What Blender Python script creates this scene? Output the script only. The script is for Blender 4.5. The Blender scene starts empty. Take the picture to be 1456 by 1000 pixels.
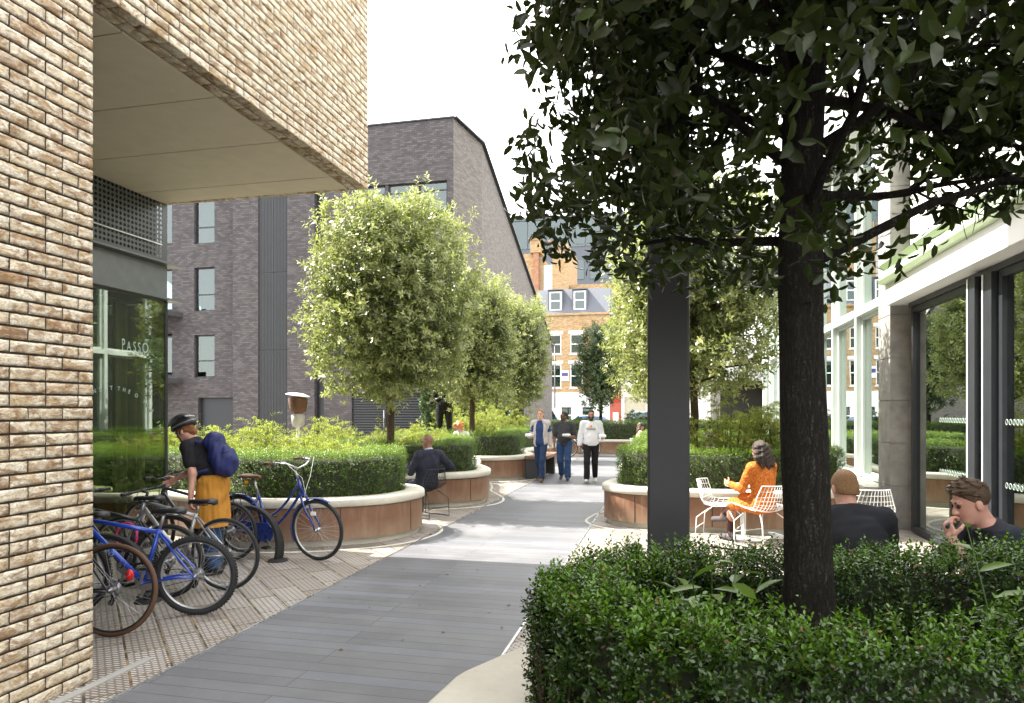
import bpy, math, random
import numpy as np
from mathutils import Vector, Matrix
random.seed(7)
RNG = np.random.default_rng(7)
SC = bpy.context.scene
COL = SC.collection
PI = math.pi
rad = math.radians

# ------------------------------------------------------------------ objects
def local_matrix(o):
    return Matrix.Translation(o.location) @ o.rotation_euler.to_matrix().to_4x4() @ Matrix.Diagonal((*o.scale, 1))
def world_matrix(o):
    m = local_matrix(o)
    while o.parent:
        o = o.parent
        m = local_matrix(o) @ m
    return m
def tag(o, label=None, cat=None, group=None, kind=None):
    if label: o['label'] = label
    if cat: o['category'] = cat
    if group: o['group'] = group
    if kind: o['kind'] = kind
    return o
def thing(name, label, cat, loc=(0, 0, 0), rz=0.0, group=None):
    o = bpy.data.objects.new(name, None)
    o.empty_display_size = 0.2
    COL.objects.link(o)
    o.location = loc
    o.rotation_euler = (0, 0, rz)
    return tag(o, label, cat, group)
def link_mesh(name, me, mat, parent=None, world=True):
    """World-space mesh data are moved into the parent's space."""
    if mat is not None:
        for m in (mat if isinstance(mat, (list, tuple)) else [mat]):
            me.materials.append(m)
    o = bpy.data.objects.new(name, me)
    COL.objects.link(o)
    if parent is not None:
        if world:
            me.transform(world_matrix(parent).inverted())
        o.parent = parent
    return o
def copy_tree(o, parent=None):
    c = o.copy(); COL.objects.link(c)
    if parent is not None: c.parent = parent
    for ch in list(o.children): copy_tree(ch, c)
    return c

def mesh_np(name, V, F, smooth=False):
    """V (n,3); F (m,k) array with constant k."""
    me = bpy.data.meshes.new(name)
    V = np.ascontiguousarray(V, dtype=np.float32); F = np.ascontiguousarray(F, dtype=np.int32)
    n, k = F.shape
    me.vertices.add(len(V)); me.vertices.foreach_set('co', V.ravel())
    me.loops.add(n * k); me.loops.foreach_set('vertex_index', F.ravel())
    me.polygons.add(n)
    me.polygons.foreach_set('loop_start', np.arange(0, n * k, k, dtype=np.int32))
    if smooth: me.polygons.foreach_set('use_smooth', np.ones(n, dtype=bool))
    me.update(calc_edges=True)
    return me

class MB:
    """Collects simple shapes and links them as ONE mesh object."""
    def __init__(s): s.v = []; s.f = []; s.mi = []; s.sm = []
    def add(s, vs, fs, mi=0, smooth=False):
        b = len(s.v)
        s.v += [tuple(p) for p in vs]
        s.f += [tuple(i + b for i in f) for f in fs]
        s.mi += [mi] * len(fs); s.sm += [smooth] * len(fs)
        return s
    def box(s, x0, x1, y0, y1, z0, z1, mi=0):
        vs = [(x, y, z) for z in (z0, z1) for y in (y0, y1) for x in (x0, x1)]
        return s.add(vs, [(0, 2, 3, 1), (4, 5, 7, 6), (0, 1, 5, 4), (2, 6, 7, 3), (0, 4, 6, 2), (1, 3, 7, 5)], mi)
    def bar(s, p, q, w, h, up=(0, 0, 1), mi=0):
        p = Vector(p); q = Vector(q); d = (q - p).normalized(); up = Vector(up)
        if abs(d.dot(up)) > .98: up = Vector((1, 0, 0))
        a = d.cross(up).normalized() * w / 2; b = a.cross(d).normalized() * h / 2
        vs = [c + i * a + j * b for c in (p, q) for i, j in ((-1, -1), (1, -1), (1, 1), (-1, 1))]
        return s.add(vs, [(0, 1, 2, 3), (7, 6, 5, 4), (0, 4, 5, 1), (1, 5, 6, 2), (2, 6, 7, 3), (3, 7, 4, 0)], mi)
    def tube(s, pts, r, n=8, closed=False, caps=True, mi=0, flat=None):
        pts = [Vector(p) for p in pts]; m = len(pts)
        rs = [float(q) for q in r] if isinstance(r, (list, tuple)) else [float(r)] * m
        vs = []; prev = None
        for i, p in enumerate(pts):
            if closed: t = pts[(i + 1) % m] - pts[i - 1]
            else: t = pts[min(i + 1, m - 1)] - pts[max(i - 1, 0)]
            t = t.normalized() if t.length > 1e-9 else Vector((0, 0, 1))
            if prev is None:
                u = Vector((0, 0, 1)) if abs(t.z) < .9 else Vector((1, 0, 0))
                a = t.cross(u).normalized()
            else:
                a = (prev - t * prev.dot(t))
                a = a.normalized() if a.length > 1e-6 else t.orthogonal().normalized()
            prev = a; b = t.cross(a)
            for k in range(n):
                an = 2 * PI * k / n
                vs.append(p + rs[i] * (math.cos(an) * a + math.sin(an) * b))
        fs = []
        for i in range(m if closed else m - 1):
            j = (i + 1) % m
            for k in range(n):
                l = (k + 1) % n
                fs.append((i * n + k, i * n + l, j * n + l, j * n + k))
        if caps and not closed:
            fs.append(tuple(range(n - 1, -1, -1))); fs.append(tuple((m - 1) * n + k for k in range(n)))
        return s.add(vs, fs, mi, True)
    def lathe(s, prof, c=(0, 0, 0), n=24, axis='z', mi=0, smooth=True):
        vs = []
        for r, z in prof:
            for k in range(n):
                a = 2 * PI * k / n; x, y = r * math.cos(a), r * math.sin(a)
                p = {'z': (x, y, z), 'y': (x, z, y), 'x': (z, x, y)}[axis]
                vs.append((p[0] + c[0], p[1] + c[1], p[2] + c[2]))
        fs = [(i * n + k, i * n + (k + 1) % n, (i + 1) * n + (k + 1) % n, (i + 1) * n + k) for i in range(len(prof) - 1) for k in range(n)]
        return s.add(vs, fs, mi, smooth)
    def prism(s, poly, z0, z1, mi=0, caps=True):
        n = len(poly)
        vs = [(x, y, z0) for x, y in poly] + [(x, y, z1) for x, y in poly]
        fs = [(i, (i + 1) % n, n + (i + 1) % n, n + i) for i in range(n)]
        if caps: fs += [tuple(range(n - 1, -1, -1)), tuple(range(n, 2 * n))]
        return s.add(vs, fs, mi)
    def ball(s, c, r, n=10, m=7, mi=0):
        r = r if isinstance(r, (tuple, list)) else (r, r, r)
        vs = [(c[0], c[1], c[2] - r[2])]; fs = []
        for i in range(1, m):
            t = PI * i / m - PI / 2
            for k in range(n):
                a = 2 * PI * k / n
                vs.append((c[0] + r[0] * math.cos(t) * math.cos(a), c[1] + r[1] * math.cos(t) * math.sin(a), c[2] + r[2] * math.sin(t)))
        vs.append((c[0], c[1], c[2] + r[2])); e = len(vs) - 1
        for k in range(n):
            l = (k + 1) % n
            fs.append((0, 1 + l, 1 + k))
            for i in range(m - 2):
                a, b = 1 + i * n, 1 + (i + 1) * n
                fs.append((a + k, a + l, b + l, b + k))
            fs.append((e, 1 + (m - 2) * n + k, 1 + (m - 2) * n + l))
        return s.add(vs, fs, mi, True)
    def xform(s, M, start=0):
        s.v[start:] = [tuple(M @ Vector(p)) for p in s.v[start:]]
        return s
    def build(s, name, mat, parent=None, world=True, bevel=0.0):
        me = bpy.data.meshes.new(name)
        me.from_pydata(s.v, [], s.f)
        me.polygons.foreach_set('material_index', s.mi)
        me.polygons.foreach_set('use_smooth', s.sm)
        me.update()
        o = link_mesh(name, me, mat, parent, world)
        if bevel:
            b = o.modifiers.new('b', 'BEVEL'); b.width = bevel; b.segments = 2; b.limit_method = 'ANGLE'; b.angle_limit = rad(40)
        return o

# ------------------------------------------------------------------ materials
class NT:
    def __init__(s, name):
        s.m = bpy.data.materials.new(name); s.m.use_nodes = True
        s.t = s.m.node_tree; s.n = s.t.nodes; s.n.clear()
        s.out = s.n.new('ShaderNodeOutputMaterial')
    def node(s, kind, **kw):
        nd = s.n.new('ShaderNode' + kind)
        for k, v in kw.items():
            if k.startswith('i_'): nd.inputs[k[2:].replace('_', ' ')].default_value = v
            else: setattr(nd, k, v)
        return nd
    def link(s, a, b): s.t.links.new(a, b)
    def math(s, op, a, b=None, c=None, clamp=False):
        nd = s.node('Math', operation=op, use_clamp=clamp)
        for i, x in enumerate((a, b, c)):
            if x is None: continue
            if isinstance(x, (int, float)): nd.inputs[i].default_value = x
            else: s.link(x, nd.inputs[i])
        return nd.outputs[0]
    def mix(s, f, a, b, blend='MIX'):
        nd = s.node('Mix', data_type='RGBA', blend_type=blend)
        for i, x in ((0, f), (6, a), (7, b)):
            if isinstance(x, (int, float)): nd.inputs[i].default_value = x
            elif isinstance(x, (tuple, list)): nd.inputs[i].default_value = (*x[:3], 1)
            else: s.link(x, nd.inputs[i])
        return nd.outputs[2]
    def ramp(s, f, stops, interp='LINEAR'):
        nd = s.node('ValToRGB'); nd.color_ramp.interpolation = interp
        el = nd.color_ramp.elements
        while len(el) < len(stops): el.new(.5)
        for e, (p, c) in zip(el, stops):
            e.position = p; e.color = (*c[:3], 1) if isinstance(c, (tuple, list)) else (c, c, c, 1)
        s.link(f, nd.inputs[0])
        return nd.outputs[0]
    def noise(s, scale, detail=4, rough=.55, vec=None, dist=0):
        nd = s.node('TexNoise'); nd.inputs['Scale'].default_value = scale
        nd.inputs['Detail'].default_value = detail; nd.inputs['Roughness'].default_value = rough
        nd.inputs['Distortion'].default_value = dist
        s.link(vec if vec is not None else s.pos(), nd.inputs['Vector'])
        return nd.outputs[0]
    def pos(s):
        if not hasattr(s, '_p'): s._g = s.node('NewGeometry'); s._p = s._g.outputs['Position']
        return s._p
    def island(s): s.pos(); return s._g.outputs['Random Per Island']
    def objco(s):
        if not hasattr(s, '_o'): s._o = s.node('TexCoord').outputs['Object']
        return s._o
    def sep(s, v):
        nd = s.node('SeparateXYZ'); s.link(v, nd.inputs[0]); return nd.outputs
    def comb(s, x, y, z=0.0):
        nd = s.node('CombineXYZ')
        for i, a in enumerate((x, y, z)):
            if isinstance(a, (int, float)): nd.inputs[i].default_value = a
            else: s.link(a, nd.inputs[i])
        return nd.outputs[0]
    def bump(s, h, strength=.5, dist=.01):
        nd = s.node('Bump'); nd.inputs['Strength'].default_value = strength; nd.inputs['Distance'].default_value = dist
        s.link(h, nd.inputs['Height']); return nd.outputs[0]
    def pbr(s, col, rough=.7, metal=0, spec=.5, normal=None, **kw):
        p = s.node('BsdfPrincipled')
        def put(k, x):
            if isinstance(x, (int, float)): p.inputs[k].default_value = x
            elif isinstance(x, (tuple, list)): p.inputs[k].default_value = (*x[:3], 1)
            else: s.link(x, p.inputs[k])
        put('Base Color', col); put('Roughness', rough); put('Metallic', metal); put('Specular IOR Level', spec)
        for k, x in kw.items(): put(k.replace('_', ' '), x)
        if normal is not None: s.link(normal, p.inputs['Normal'])
        s.link(p.outputs[0], s.out.inputs[0])
        return p

def plain(name, col, rough=.6, metal=0, spec=.5, var=.12, scale=9, bump=0.0, coat=0.0):
    """A real-surface colour with slight wear and mottling."""
    t = NT(name)
    n = t.noise(scale, 5, .6, t.objco())
    lo = tuple(c * (1 - var) for c in col); hi = tuple(min(1, c * (1 + var)) for c in col)
    c = t.ramp(n, [(.3, lo), (.7, hi)])
    nm = t.bump(t.noise(scale * 14, 3, .6, t.objco()), .25, bump) if bump else None
    kw = {'Coat_Weight': coat} if coat else {}
    r = t.math('ADD', t.math('MULTIPLY', n, .2), max(.02, rough - .1))
    t.pbr(c, r, metal, spec, nm, **kw)
    return t.m

def leaf_mat(name, dark, light, tip=None, rough=.42, trans=.35, tcol=None, spec=.5, sat_var=True):
    """Leaves: colour varies leaf to leaf; 'tint' (per shoot) moves towards new growth and painted highlights."""
    t = NT(name)
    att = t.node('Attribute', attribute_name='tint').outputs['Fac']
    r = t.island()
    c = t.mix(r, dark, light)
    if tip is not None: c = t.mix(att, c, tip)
    p = t.pbr(c, rough, 0, spec)
    tr = t.node('BsdfTranslucent')
    tc = t.mix(.6, c, tcol if tcol else tuple(min(1, x * 2.2) for x in light), 'MIX')
    t.link(tc, tr.inputs['Color'])
    mx = t.node('MixShader'); mx.inputs[0].default_value = trans
    t.link(p.outputs[0], mx.inputs[1]); t.link(tr.outputs[0], mx.inputs[2])
    t.link(mx.outputs[0], t.out.inputs[0])
    return t.m

def wall_uv(t):
    """(along, up) wall coordinates for vertical faces from position and normal."""
    x, y, z = t.sep(t.pos())
    nx = t.math('ABSOLUTE', t.sep(t._g.outputs['True Normal'])[0])
    side = t.math('GREATER_THAN', nx, .6)
    u = t.math('ADD', t.math('MULTIPLY', y, side), t.math('MULTIPLY', x, t.math('SUBTRACT', 1, side)))
    return u, z

def brick_mat(name, stops, mortar, bw=.215, bh=.065, mort=.01, rough=.8, bump=.006, stain=.15, spec=.3):
    t = NT(name)
    u, z = wall_uv(t)
    v = t.comb(u, z)
    br = t.node('TexBrick'); br.inputs['Scale'].default_value = 1
    br.inputs['Brick Width'].default_value = bw; br.inputs['Row Height'].default_value = bh + mort
    br.inputs['Mortar Size'].default_value = mort / 2; br.inputs['Mortar Smooth'].default_value = .2
    br.inputs['Color1'].default_value = (0, 0, 0, 1); br.inputs['Color2'].default_value = (1, 1, 1, 1)
    br.inputs['Mortar'].default_value = (.5, .5, .5, 1); br.inputs['Bias'].default_value = 0
    t.link(v, br.inputs['Vector'])
    c = t.ramp(t.sep(br.outputs['Color'])[0], stops)
    n = t.noise(14, 5, .6)
    c = t.mix(t.math('MULTIPLY', n, .35), c, tuple(x * .6 for x in stops[0][1]))
    big = t.noise(.5, 4, .6)
    c = t.mix(t.math('MULTIPLY', t.math('SUBTRACT', big, .4, clamp=True), stain * 4), c, mortar)
    c = t.mix(br.outputs['Fac'], c, mortar)
    h = t.math('SUBTRACT', t.math('MULTIPLY', t.noise(60, 3), .4), br.outputs['Fac'])
    t.pbr(c, rough, 0, spec, t.bump(h, .7, bump))
    return t.m

def glass_mat(name, tint=(.55, .65, .6), refl=.35, rough=.0, tr=1.0):
    """Coated window glass: part mirror, part tinted clear pane."""
    t = NT(name)
    g = t.node('BsdfGlossy'); g.inputs['Color'].default_value = (.9, .95, .93, 1); g.inputs['Roughness'].default_value = rough
    wob = t.bump(t.noise(.9, 1), .03, .02); t.link(wob, g.inputs['Normal'])
    tb = t.node('BsdfTransparent'); tb.inputs['Color'].default_value = (*tint, 1)
    lw = t.node('LayerWeight'); lw.inputs['Blend'].default_value = .5
    f = t.math('ADD', t.math('MULTIPLY', t.math('POWER', lw.outputs['Facing'], 4.0), .85), refl, clamp=True)
    mx = t.node('MixShader'); t.link(f, mx.inputs[0])
    t.link(tb.outputs[0], mx.inputs[1]); t.link(g.outputs[0], mx.inputs[2]); t.link(mx.outputs[0], t.out.inputs[0])
    return t.m

M = {}
M['brick_dark'] = brick_mat('brick_dark', [(0, (.075, .068, .072)), (.5, (.105, .095, .098)), (1, (.15, .135, .135))], (.05, .047, .05), mort=.012, stain=.05)
M['brick_darkside'] = M['brick_dark']
M['brick_yellow'] = brick_mat('brick_yellow', [(0, (.30, .17, .07)), (.5, (.42, .27, .12)), (1, (.5, .36, .2))], (.4, .33, .24))
M['brick_red'] = brick_mat('brick_red', [(0, (.28, .11, .05)), (.5, (.38, .16, .07)), (1, (.45, .22, .12))], (.35, .3, .25))
M['metal_dark'] = plain('metal_dark', (.022, .025, .03), .42, .0, .5)
M['metal_grey'] = plain('metal_grey', (.085, .09, .092), .45, .1, .5)
M['metal_mid'] = plain('metal_mid', (.14, .15, .15), .4, .1)
M['steel'] = plain('steel', (.55, .55, .54), .28, .9)
M['galv'] = plain('galv', (.040, .043, .046), .5, .1, scale=3)
M['white_paint'] = plain('white_paint', (.78, .79, .77), .45, var=.04, scale=2)
M['frame_white'] = plain('frame_white', (.50, .55, .52), .4, var=.05, scale=2)
M['green_paint'] = plain('green_paint', (.44, .55, .34), .45, var=.06, scale=2)
M['concrete'] = plain('concrete', (.27, .26, .24), .8, var=.25, scale=5, bump=.006)
M['soffit'] = plain('soffit', (.62, .55, .42), .75, var=.05, scale=6)
M['black'] = plain('black', (.012, .012, .013), .5)
M['rubber'] = plain('rubber', (.014, .014, .015), .75, var=.3, scale=30)
M['tan_rubber'] = plain('tan_rubber', (.085, .042, .022), .7)
M['chrome'] = plain('chrome', (.6, .6, .6), .22, 1.0)
M['alu'] = plain('alu', (.42, .42, .43), .35, .8)
M['blue_bike'] = plain('blue_bike', (.015, .06, .42), .3, .1, coat=.5)
M['navy_bike'] = plain('navy_bike', (.01, .03, .19), .28, .1, coat=.5)
M['silver_bike'] = plain('silver_bike', (.42, .42, .42), .32, .6)
M['black_bike'] = plain('black_bike', (.015, .016, .02), .35, coat=.3)
M['grey_bike'] = plain('grey_bike', (.05, .06, .08), .35, coat=.3)
M['brown_leather'] = plain('brown_leather', (.13, .055, .025), .5, bump=.002)
M['red_lens'] = plain('red_lens', (.55, .01, .012), .2)
M['orange_lens'] = plain('orange_lens', (.8, .3, .01), .25)
M['pink'] = plain('pink', (.5, .04, .16), .5)
M['glass'] = glass_mat('glass', (.42, .54, .46), .40)
M['glass_shop'] = glass_mat('glass_shop', (.62, .67, .56), .17)
M['glass_dark'] = glass_mat('glass_dark', (.42, .52, .52), .10)
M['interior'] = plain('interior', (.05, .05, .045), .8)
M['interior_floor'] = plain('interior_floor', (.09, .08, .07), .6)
M['slate'] = plain('slate', (.10, .11, .13), .6)
M['bronze'] = plain('bronze', (.022, .022, .02), .42, .6, var=.4, scale=14)
M['white_lettering'] = plain('white_lettering', (.36, .46, .40), .6, var=.02)
M['dark_ink'] = plain('dark_ink', (.015, .016, .02), .5)

def curtain_mat():
    t = NT('curtain')
    n = t.noise(3, 3, .5)
    p = t.pbr(t.ramp(n, [(.3, (.27, .27, .13)), (.7, (.38, .38, .19))]), .85)
    return t.m
M['curtain'] = curtain_mat()

def pale_brick():
    """Rough handmade bricks: cream to brown, white bloom, dark creases."""
    t = NT('pale_brick')
    r = t.island()
    base = t.ramp(r, [(0, (.66, .57, .42)), (.3, (.55, .43, .27)), (.5, (.43, .30, .16)), (.64, (.63, .53, .37)), (.8, (.34, .21, .11)), (1, (.57, .45, .29))])
    sh = t.node('VectorMath', operation='ADD'); t.link(t.pos(), sh.inputs[0])
    t.link(t.comb(t.math('MULTIPLY', r, 37), t.math('MULTIPLY', r, 11)), sh.inputs[1])
    st = t.node('VectorMath', operation='MULTIPLY'); t.link(sh.outputs[0], st.inputs[0]); st.inputs[1].default_value = (1, .7, 1.6)
    v = st.outputs[0]
    pat = t.noise(9, 5, .62, v, .6)
    c = t.mix(t.ramp(pat, [(.40, 0.0), (.56, .85)]), base, (.76, .69, .56))
    c = t.mix(t.ramp(t.noise(11, 5, .65, v, .8), [(.49, 0.0), (.62, .9)]), c, (.29, .18, .095))
    cre = t.noise(26, 6, .7, v, 1.6)
    band = t.math('ABSOLUTE', t.math('SUBTRACT', cre, .5))
    crease = t.ramp(band, [(0.0, 1.0), (.03, 0.0)])
    c = t.mix(t.math('MULTIPLY', crease, .55), c, (.09, .055, .03))
    h = t.math('SUBTRACT', t.math('ADD', pat, t.math('MULTIPLY', t.noise(90, 4), .4)), t.math('MULTIPLY', crease, .7))
    t.pbr(c, .85, 0, .25, t.bump(h, .7, .005))
    return t.m
M['pale_brick'] = pale_brick()
M['mortar'] = plain('mortar', (.030, .022, .015), .9, bump=.004)

def paver_mat():
    """Iron-stone pavers laid diagonally, each with rows of raised dashes and dirty joints."""
    t = NT('stable_pavers')
    x, y, z = t.sep(t.pos())
    u = t.math('MULTIPLY', t.math('ADD', x, y), .7071); v = t.math('MULTIPLY', t.math('SUBTRACT', y, x), .7071)
    # joints of the blocks
    bj = t.node('TexBrick'); bj.inputs['Scale'].default_value = 1
    bj.inputs['Brick Width'].default_value = .5; bj.inputs['Row Height'].default_value = .25
    bj.inputs['Mortar Size'].default_value = .009; bj.inputs['Mortar Smooth'].default_value = .2
    bj.inputs['Color1'].default_value = (0, 0, 0, 1); bj.inputs['Color2'].default_value = (1, 1, 1, 1)
    t.link(t.comb(v, u), bj.inputs['Vector'])
    blk = t.sep(bj.outputs['Color'])[0]
    dash = t.node('TexBrick'); dash.inputs['Scale'].default_value = 1
    dash.inputs['Brick Width'].default_value = .062; dash.inputs['Row Height'].default_value = .031
    dash.inputs['Mortar Size'].default_value = .008; dash.inputs['Mortar Smooth'].default_value = .3
    t.link(t.comb(x, y), dash.inputs['Vector'])
    base = t.ramp(blk, [(0, (.32, .275, .23)), (.5, (.42, .375, .325)), (1, (.52, .48, .435))])
    base = t.mix(t.math('MULTIPLY', t.noise(3.2, 5, .6), .5), base, (.36, .33, .30))
    c = t.mix(t.math('MULTIPLY', dash.outputs['Fac'], .85), base, (.075, .062, .052))
    dirt = t.ramp(t.noise(7, 4), [(.42, (.22, .15, .07)), (.58, (.035, .028, .02))])
    c = t.mix(bj.outputs['Fac'], c, dirt)
    h = t.math('SUBTRACT', 1, t.math('MAXIMUM', dash.outputs['Fac'], bj.outputs['Fac']))
    t.pbr(c, .55, 0, .5, t.bump(h, .8, .006))
    return t.m
M['pavers'] = paver_mat()

def plank_mat():
    """Dark grey timber-like setts laid across the walk."""
    t = NT('dark_planks')
    x, y, z = t.sep(t.pos())
    br = t.node('TexBrick'); br.inputs['Scale'].default_value = 1
    br.inputs['Brick Width'].default_value = 2.3; br.inputs['Row Height'].default_value = .135
    br.inputs['Mortar Size'].default_value = .0028; br.inputs['Mortar Smooth'].default_value = .3
    br.offset = .37; br.offset_frequency = 3
    br.inputs['Color1'].default_value = (0, 0, 0, 1); br.inputs['Color2'].default_value = (1, 1, 1, 1)
    t.link(t.comb(x, y), br.inputs['Vector'])
    k = t.sep(br.outputs['Color'])[0]
    c = t.ramp(k, [(0, (.090, .092, .100)), (.35, (.108, .110, .119)), (.7, (.122, .124, .133)), (.88, (.118, .125, .148)), (1, (.145, .153, .175))])
    grain = t.noise(3.0, 6, .65, t.comb(t.math('MULTIPLY', x, 1.2), t.math('MULTIPLY', y, 22)))
    c = t.mix(t.math('MULTIPLY', grain, .6), c, (.082, .083, .090))
    wear = t.noise(1.4, 5, .6)
    c = t.mix(t.ramp(wear, [(.45, 0.0), (.75, .5)]), c, (.195, .20, .208))
    c = t.mix(t.ramp(t.noise(38, 3, .5), [(.66, 0.0), (.74, .35)]), c, (.24, .235, .22))
    c = t.mix(br.outputs['Fac'], c, (.03, .03, .032))
    h = t.math('SUBTRACT', t.math('MULTIPLY', grain, .4), br.outputs['Fac'])
    t.pbr(c, t.math('ADD', t.math('MULTIPLY', wear, .25), .40), 0, .45, t.bump(h, .5, .004))
    return t.m
M['planks'] = plank_mat()

def rust_panel():
    """Terracotta-red weathered planter cladding."""
    t = NT('terracotta_panel')
    x, y, z = t.sep(t.pos())
    n = t.noise(2.2, 6, .65)
    c = t.ramp(n, [(.3, (.15, .074, .042)), (.55, (.20, .105, .062)), (.75, (.25, .14, .088))])
    streak = t.noise(5, 4, .6, t.comb(t.math('MULTIPLY', x, 3), t.math('MULTIPLY', y, 3), t.math('MULTIPLY', z, .35)))
    c = t.mix(t.ramp(streak, [(.5, 0.0), (.75, .45)]), c, (.33, .24, .18))
    low = t.math('SUBTRACT', 1, t.math('MULTIPLY', z, 3.2), clamp=True)
    c = t.mix(t.math('MULTIPLY', low, t.noise(6, 4)), c, (.36, .29, .2))
    t.pbr(c, .55, 0, .35, t.bump(t.noise(50, 3), .2, .003))
    return t.m
M['rust'] = rust_panel()

def coping_mat():
    t = NT('cream_coping')
    n = t.noise(3, 6, .6)
    c = t.ramp(n, [(.3, (.46, .43, .36)), (.7, (.58, .55, .47))])
    c = t.mix(t.ramp(t.noise(16, 5, .7), [(.55, 0.0), (.8, .45)]), c, (.30, .27, .21))
    t.pbr(c, .7, 0, .35, t.bump(t.noise(90, 3), .25, .002))
    return t.m
M['coping'] = coping_mat()

def soil_mat():
    t = NT('soil')
    t.pbr(t.ramp(t.noise(22, 5), [(.3, (.02, .014, .009)), (.7, (.06, .042, .026))]), .95, 0, .2, t.bump(t.noise(40, 4), .8, .02))
    return t.m
M['soil'] = soil_mat()

def bark_mat(name, a, b):
    t = NT(name)
    x, y, z = t.sep(t.objco())
    v = t.comb(t.math('MULTIPLY', x, 48), t.math('MULTIPLY', y, 48), t.math('MULTIPLY', z, 9))
    rid = t.math('ABSOLUTE', t.math('SUBTRACT', t.noise(1.0, 6, .62, v, .5), .5))
    fine = t.math('ABSOLUTE', t.math('SUBTRACT', t.noise(2.3, 4, .6, t.comb(t.math('MULTIPLY', x, 40), t.math('MULTIPLY', y, 40), t.math('MULTIPLY', z, 30)), .4), .5))
    e = t.ramp(t.math('MINIMUM', rid, t.math('MULTIPLY', fine, 1.4)), [(0, .15), (.09, 1.0)])
    n = t.noise(12, 5, .6, t.objco())
    c = t.mix(e, tuple(q * .35 for q in a), t.mix(n, a, b))
    h = t.math('ADD', e, t.math('MULTIPLY', t.noise(40, 4, .6, t.objco()), .5))
    t.pbr(c, .9, 0, .2, t.bump(h, 1.0, .012))
    return t.m
M['bark'] = bark_mat('bark', (.030, .026, .021), (.055, .048, .040))
M['bark_pale'] = bark_mat('bark_pale', (.13, .085, .05), (.22, .16, .10))
M['twig'] = plain('twig', (.06, .045, .03), .85)
M['hedge_core'] = plain('hedge_core', (.022, .026, .012), .95, var=.5, scale=40)

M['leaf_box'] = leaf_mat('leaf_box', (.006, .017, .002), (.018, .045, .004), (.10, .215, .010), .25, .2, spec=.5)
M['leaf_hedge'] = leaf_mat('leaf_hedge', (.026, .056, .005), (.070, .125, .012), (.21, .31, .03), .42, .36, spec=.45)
M['leaf_oak'] = leaf_mat('leaf_oak', (.020, .036, .007), (.095, .125, .030), (.52, .54, .22), .33, .36, spec=.6, tcol=(.38, .46, .10))  # pale tip colour stands for sun highlights on the crowns
M['leaf_far'] = leaf_mat('leaf_far', (.03, .06, .02), (.07, .105, .035), (.12, .16, .06), .4, .25)
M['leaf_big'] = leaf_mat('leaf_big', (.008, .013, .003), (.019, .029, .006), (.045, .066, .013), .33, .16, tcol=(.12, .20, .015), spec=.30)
M['leaf_nandina'] = leaf_mat('leaf_nandina', (.10, .14, .018), (.20, .25, .04), (.36, .37, .09), .45, .45)
M['leaf_red'] = leaf_mat('leaf_red', (.07, .13, .022), (.13, .20, .035), (.34, .13, .03), .45, .4)
M['leaf_ivy'] = leaf_mat('leaf_ivy', (.02, .05, .014), (.05, .095, .025), (.08, .13, .03), .4, .2)
M['leaf_dry'] = leaf_mat('leaf_dry', (.10, .055, .02), (.22, .13, .05), None, .7, .2)
M['leaf_young'] = leaf_mat('leaf_young', (.045, .09, .012), (.08, .15, .02), (.14, .24, .03), .3, .3, spec=.55)
# ================================================================== camera, sky, sun
AZ = rad(12.9)
cam_d = bpy.data.cameras.new('camera'); cam = bpy.data.objects.new('camera', cam_d); COL.objects.link(cam)
cam_d.lens = 24; cam_d.sensor_width = 36; cam_d.shift_y = 85 / 1456; cam_d.clip_start = .05; cam_d.clip_end = 2000
cam.location = (0, 0, 1.7); cam.rotation_euler = (PI / 2, 0, AZ)
SC.camera = cam

SUN_EL = rad(52); SUN_AZ = Vector((-1, .07, 0)).normalized()         # towards the sun, over the brick block
sun_dir = Vector((SUN_AZ.x * math.cos(SUN_EL), SUN_AZ.y * math.cos(SUN_EL), math.sin(SUN_EL)))
sd = bpy.data.lights.new('sun', 'SUN'); sd.energy = 4.5; sd.angle = rad(.5); sd.color = (1, .94, .84)
so = bpy.data.objects.new('sun', sd); COL.objects.link(so)
so.rotation_euler = (-sun_dir).to_track_quat('-Z', 'Y').to_euler(); so.location = (-20, 0, 40)

w = bpy.data.worlds.new('World'); SC.world = w; w.use_nodes = True
wt = w.node_tree; wn = wt.nodes; wn.clear()
wo = wn.new('ShaderNodeOutputWorld'); bg = wn.new('ShaderNodeBackground'); bg.inputs[1].default_value = .13
sky = wn.new('ShaderNodeTexSky'); sky.sky_type = 'NISHITA'; sky.sun_disc = False
sky.sun_elevation = SUN_EL; sky.sun_rotation = math.atan2(SUN_AZ.x, SUN_AZ.y); sky.dust_density = 3.0; sky.air_density = 1.0
tc = wn.new('ShaderNodeTexCoord'); nz = wn.new('ShaderNodeTexNoise'); nz.inputs['Scale'].default_value = 1.6; nz.inputs['Detail'].default_value = 6
wt.links.new(tc.outputs['Generated'], nz.inputs['Vector'])
rp = wn.new('ShaderNodeValToRGB'); rp.color_ramp.elements[0].position = .30; rp.color_ramp.elements[0].color = (.55,) * 3 + (1,)
rp.color_ramp.elements[1].position = .62; rp.color_ramp.elements[1].color = (.95,) * 3 + (1,)
wt.links.new(nz.outputs[0], rp.inputs[0])
mx = wn.new('ShaderNodeMix'); mx.data_type = 'RGBA'
wt.links.new(rp.outputs[0], mx.inputs[0]); wt.links.new(sky.outputs[0], mx.inputs[6]); mx.inputs[7].default_value = (8.2, 8.1, 7.9, 1)
wt.links.new(mx.outputs[2], bg.inputs[0]); wt.links.new(bg.outputs[0], wo.inputs[0])

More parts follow.
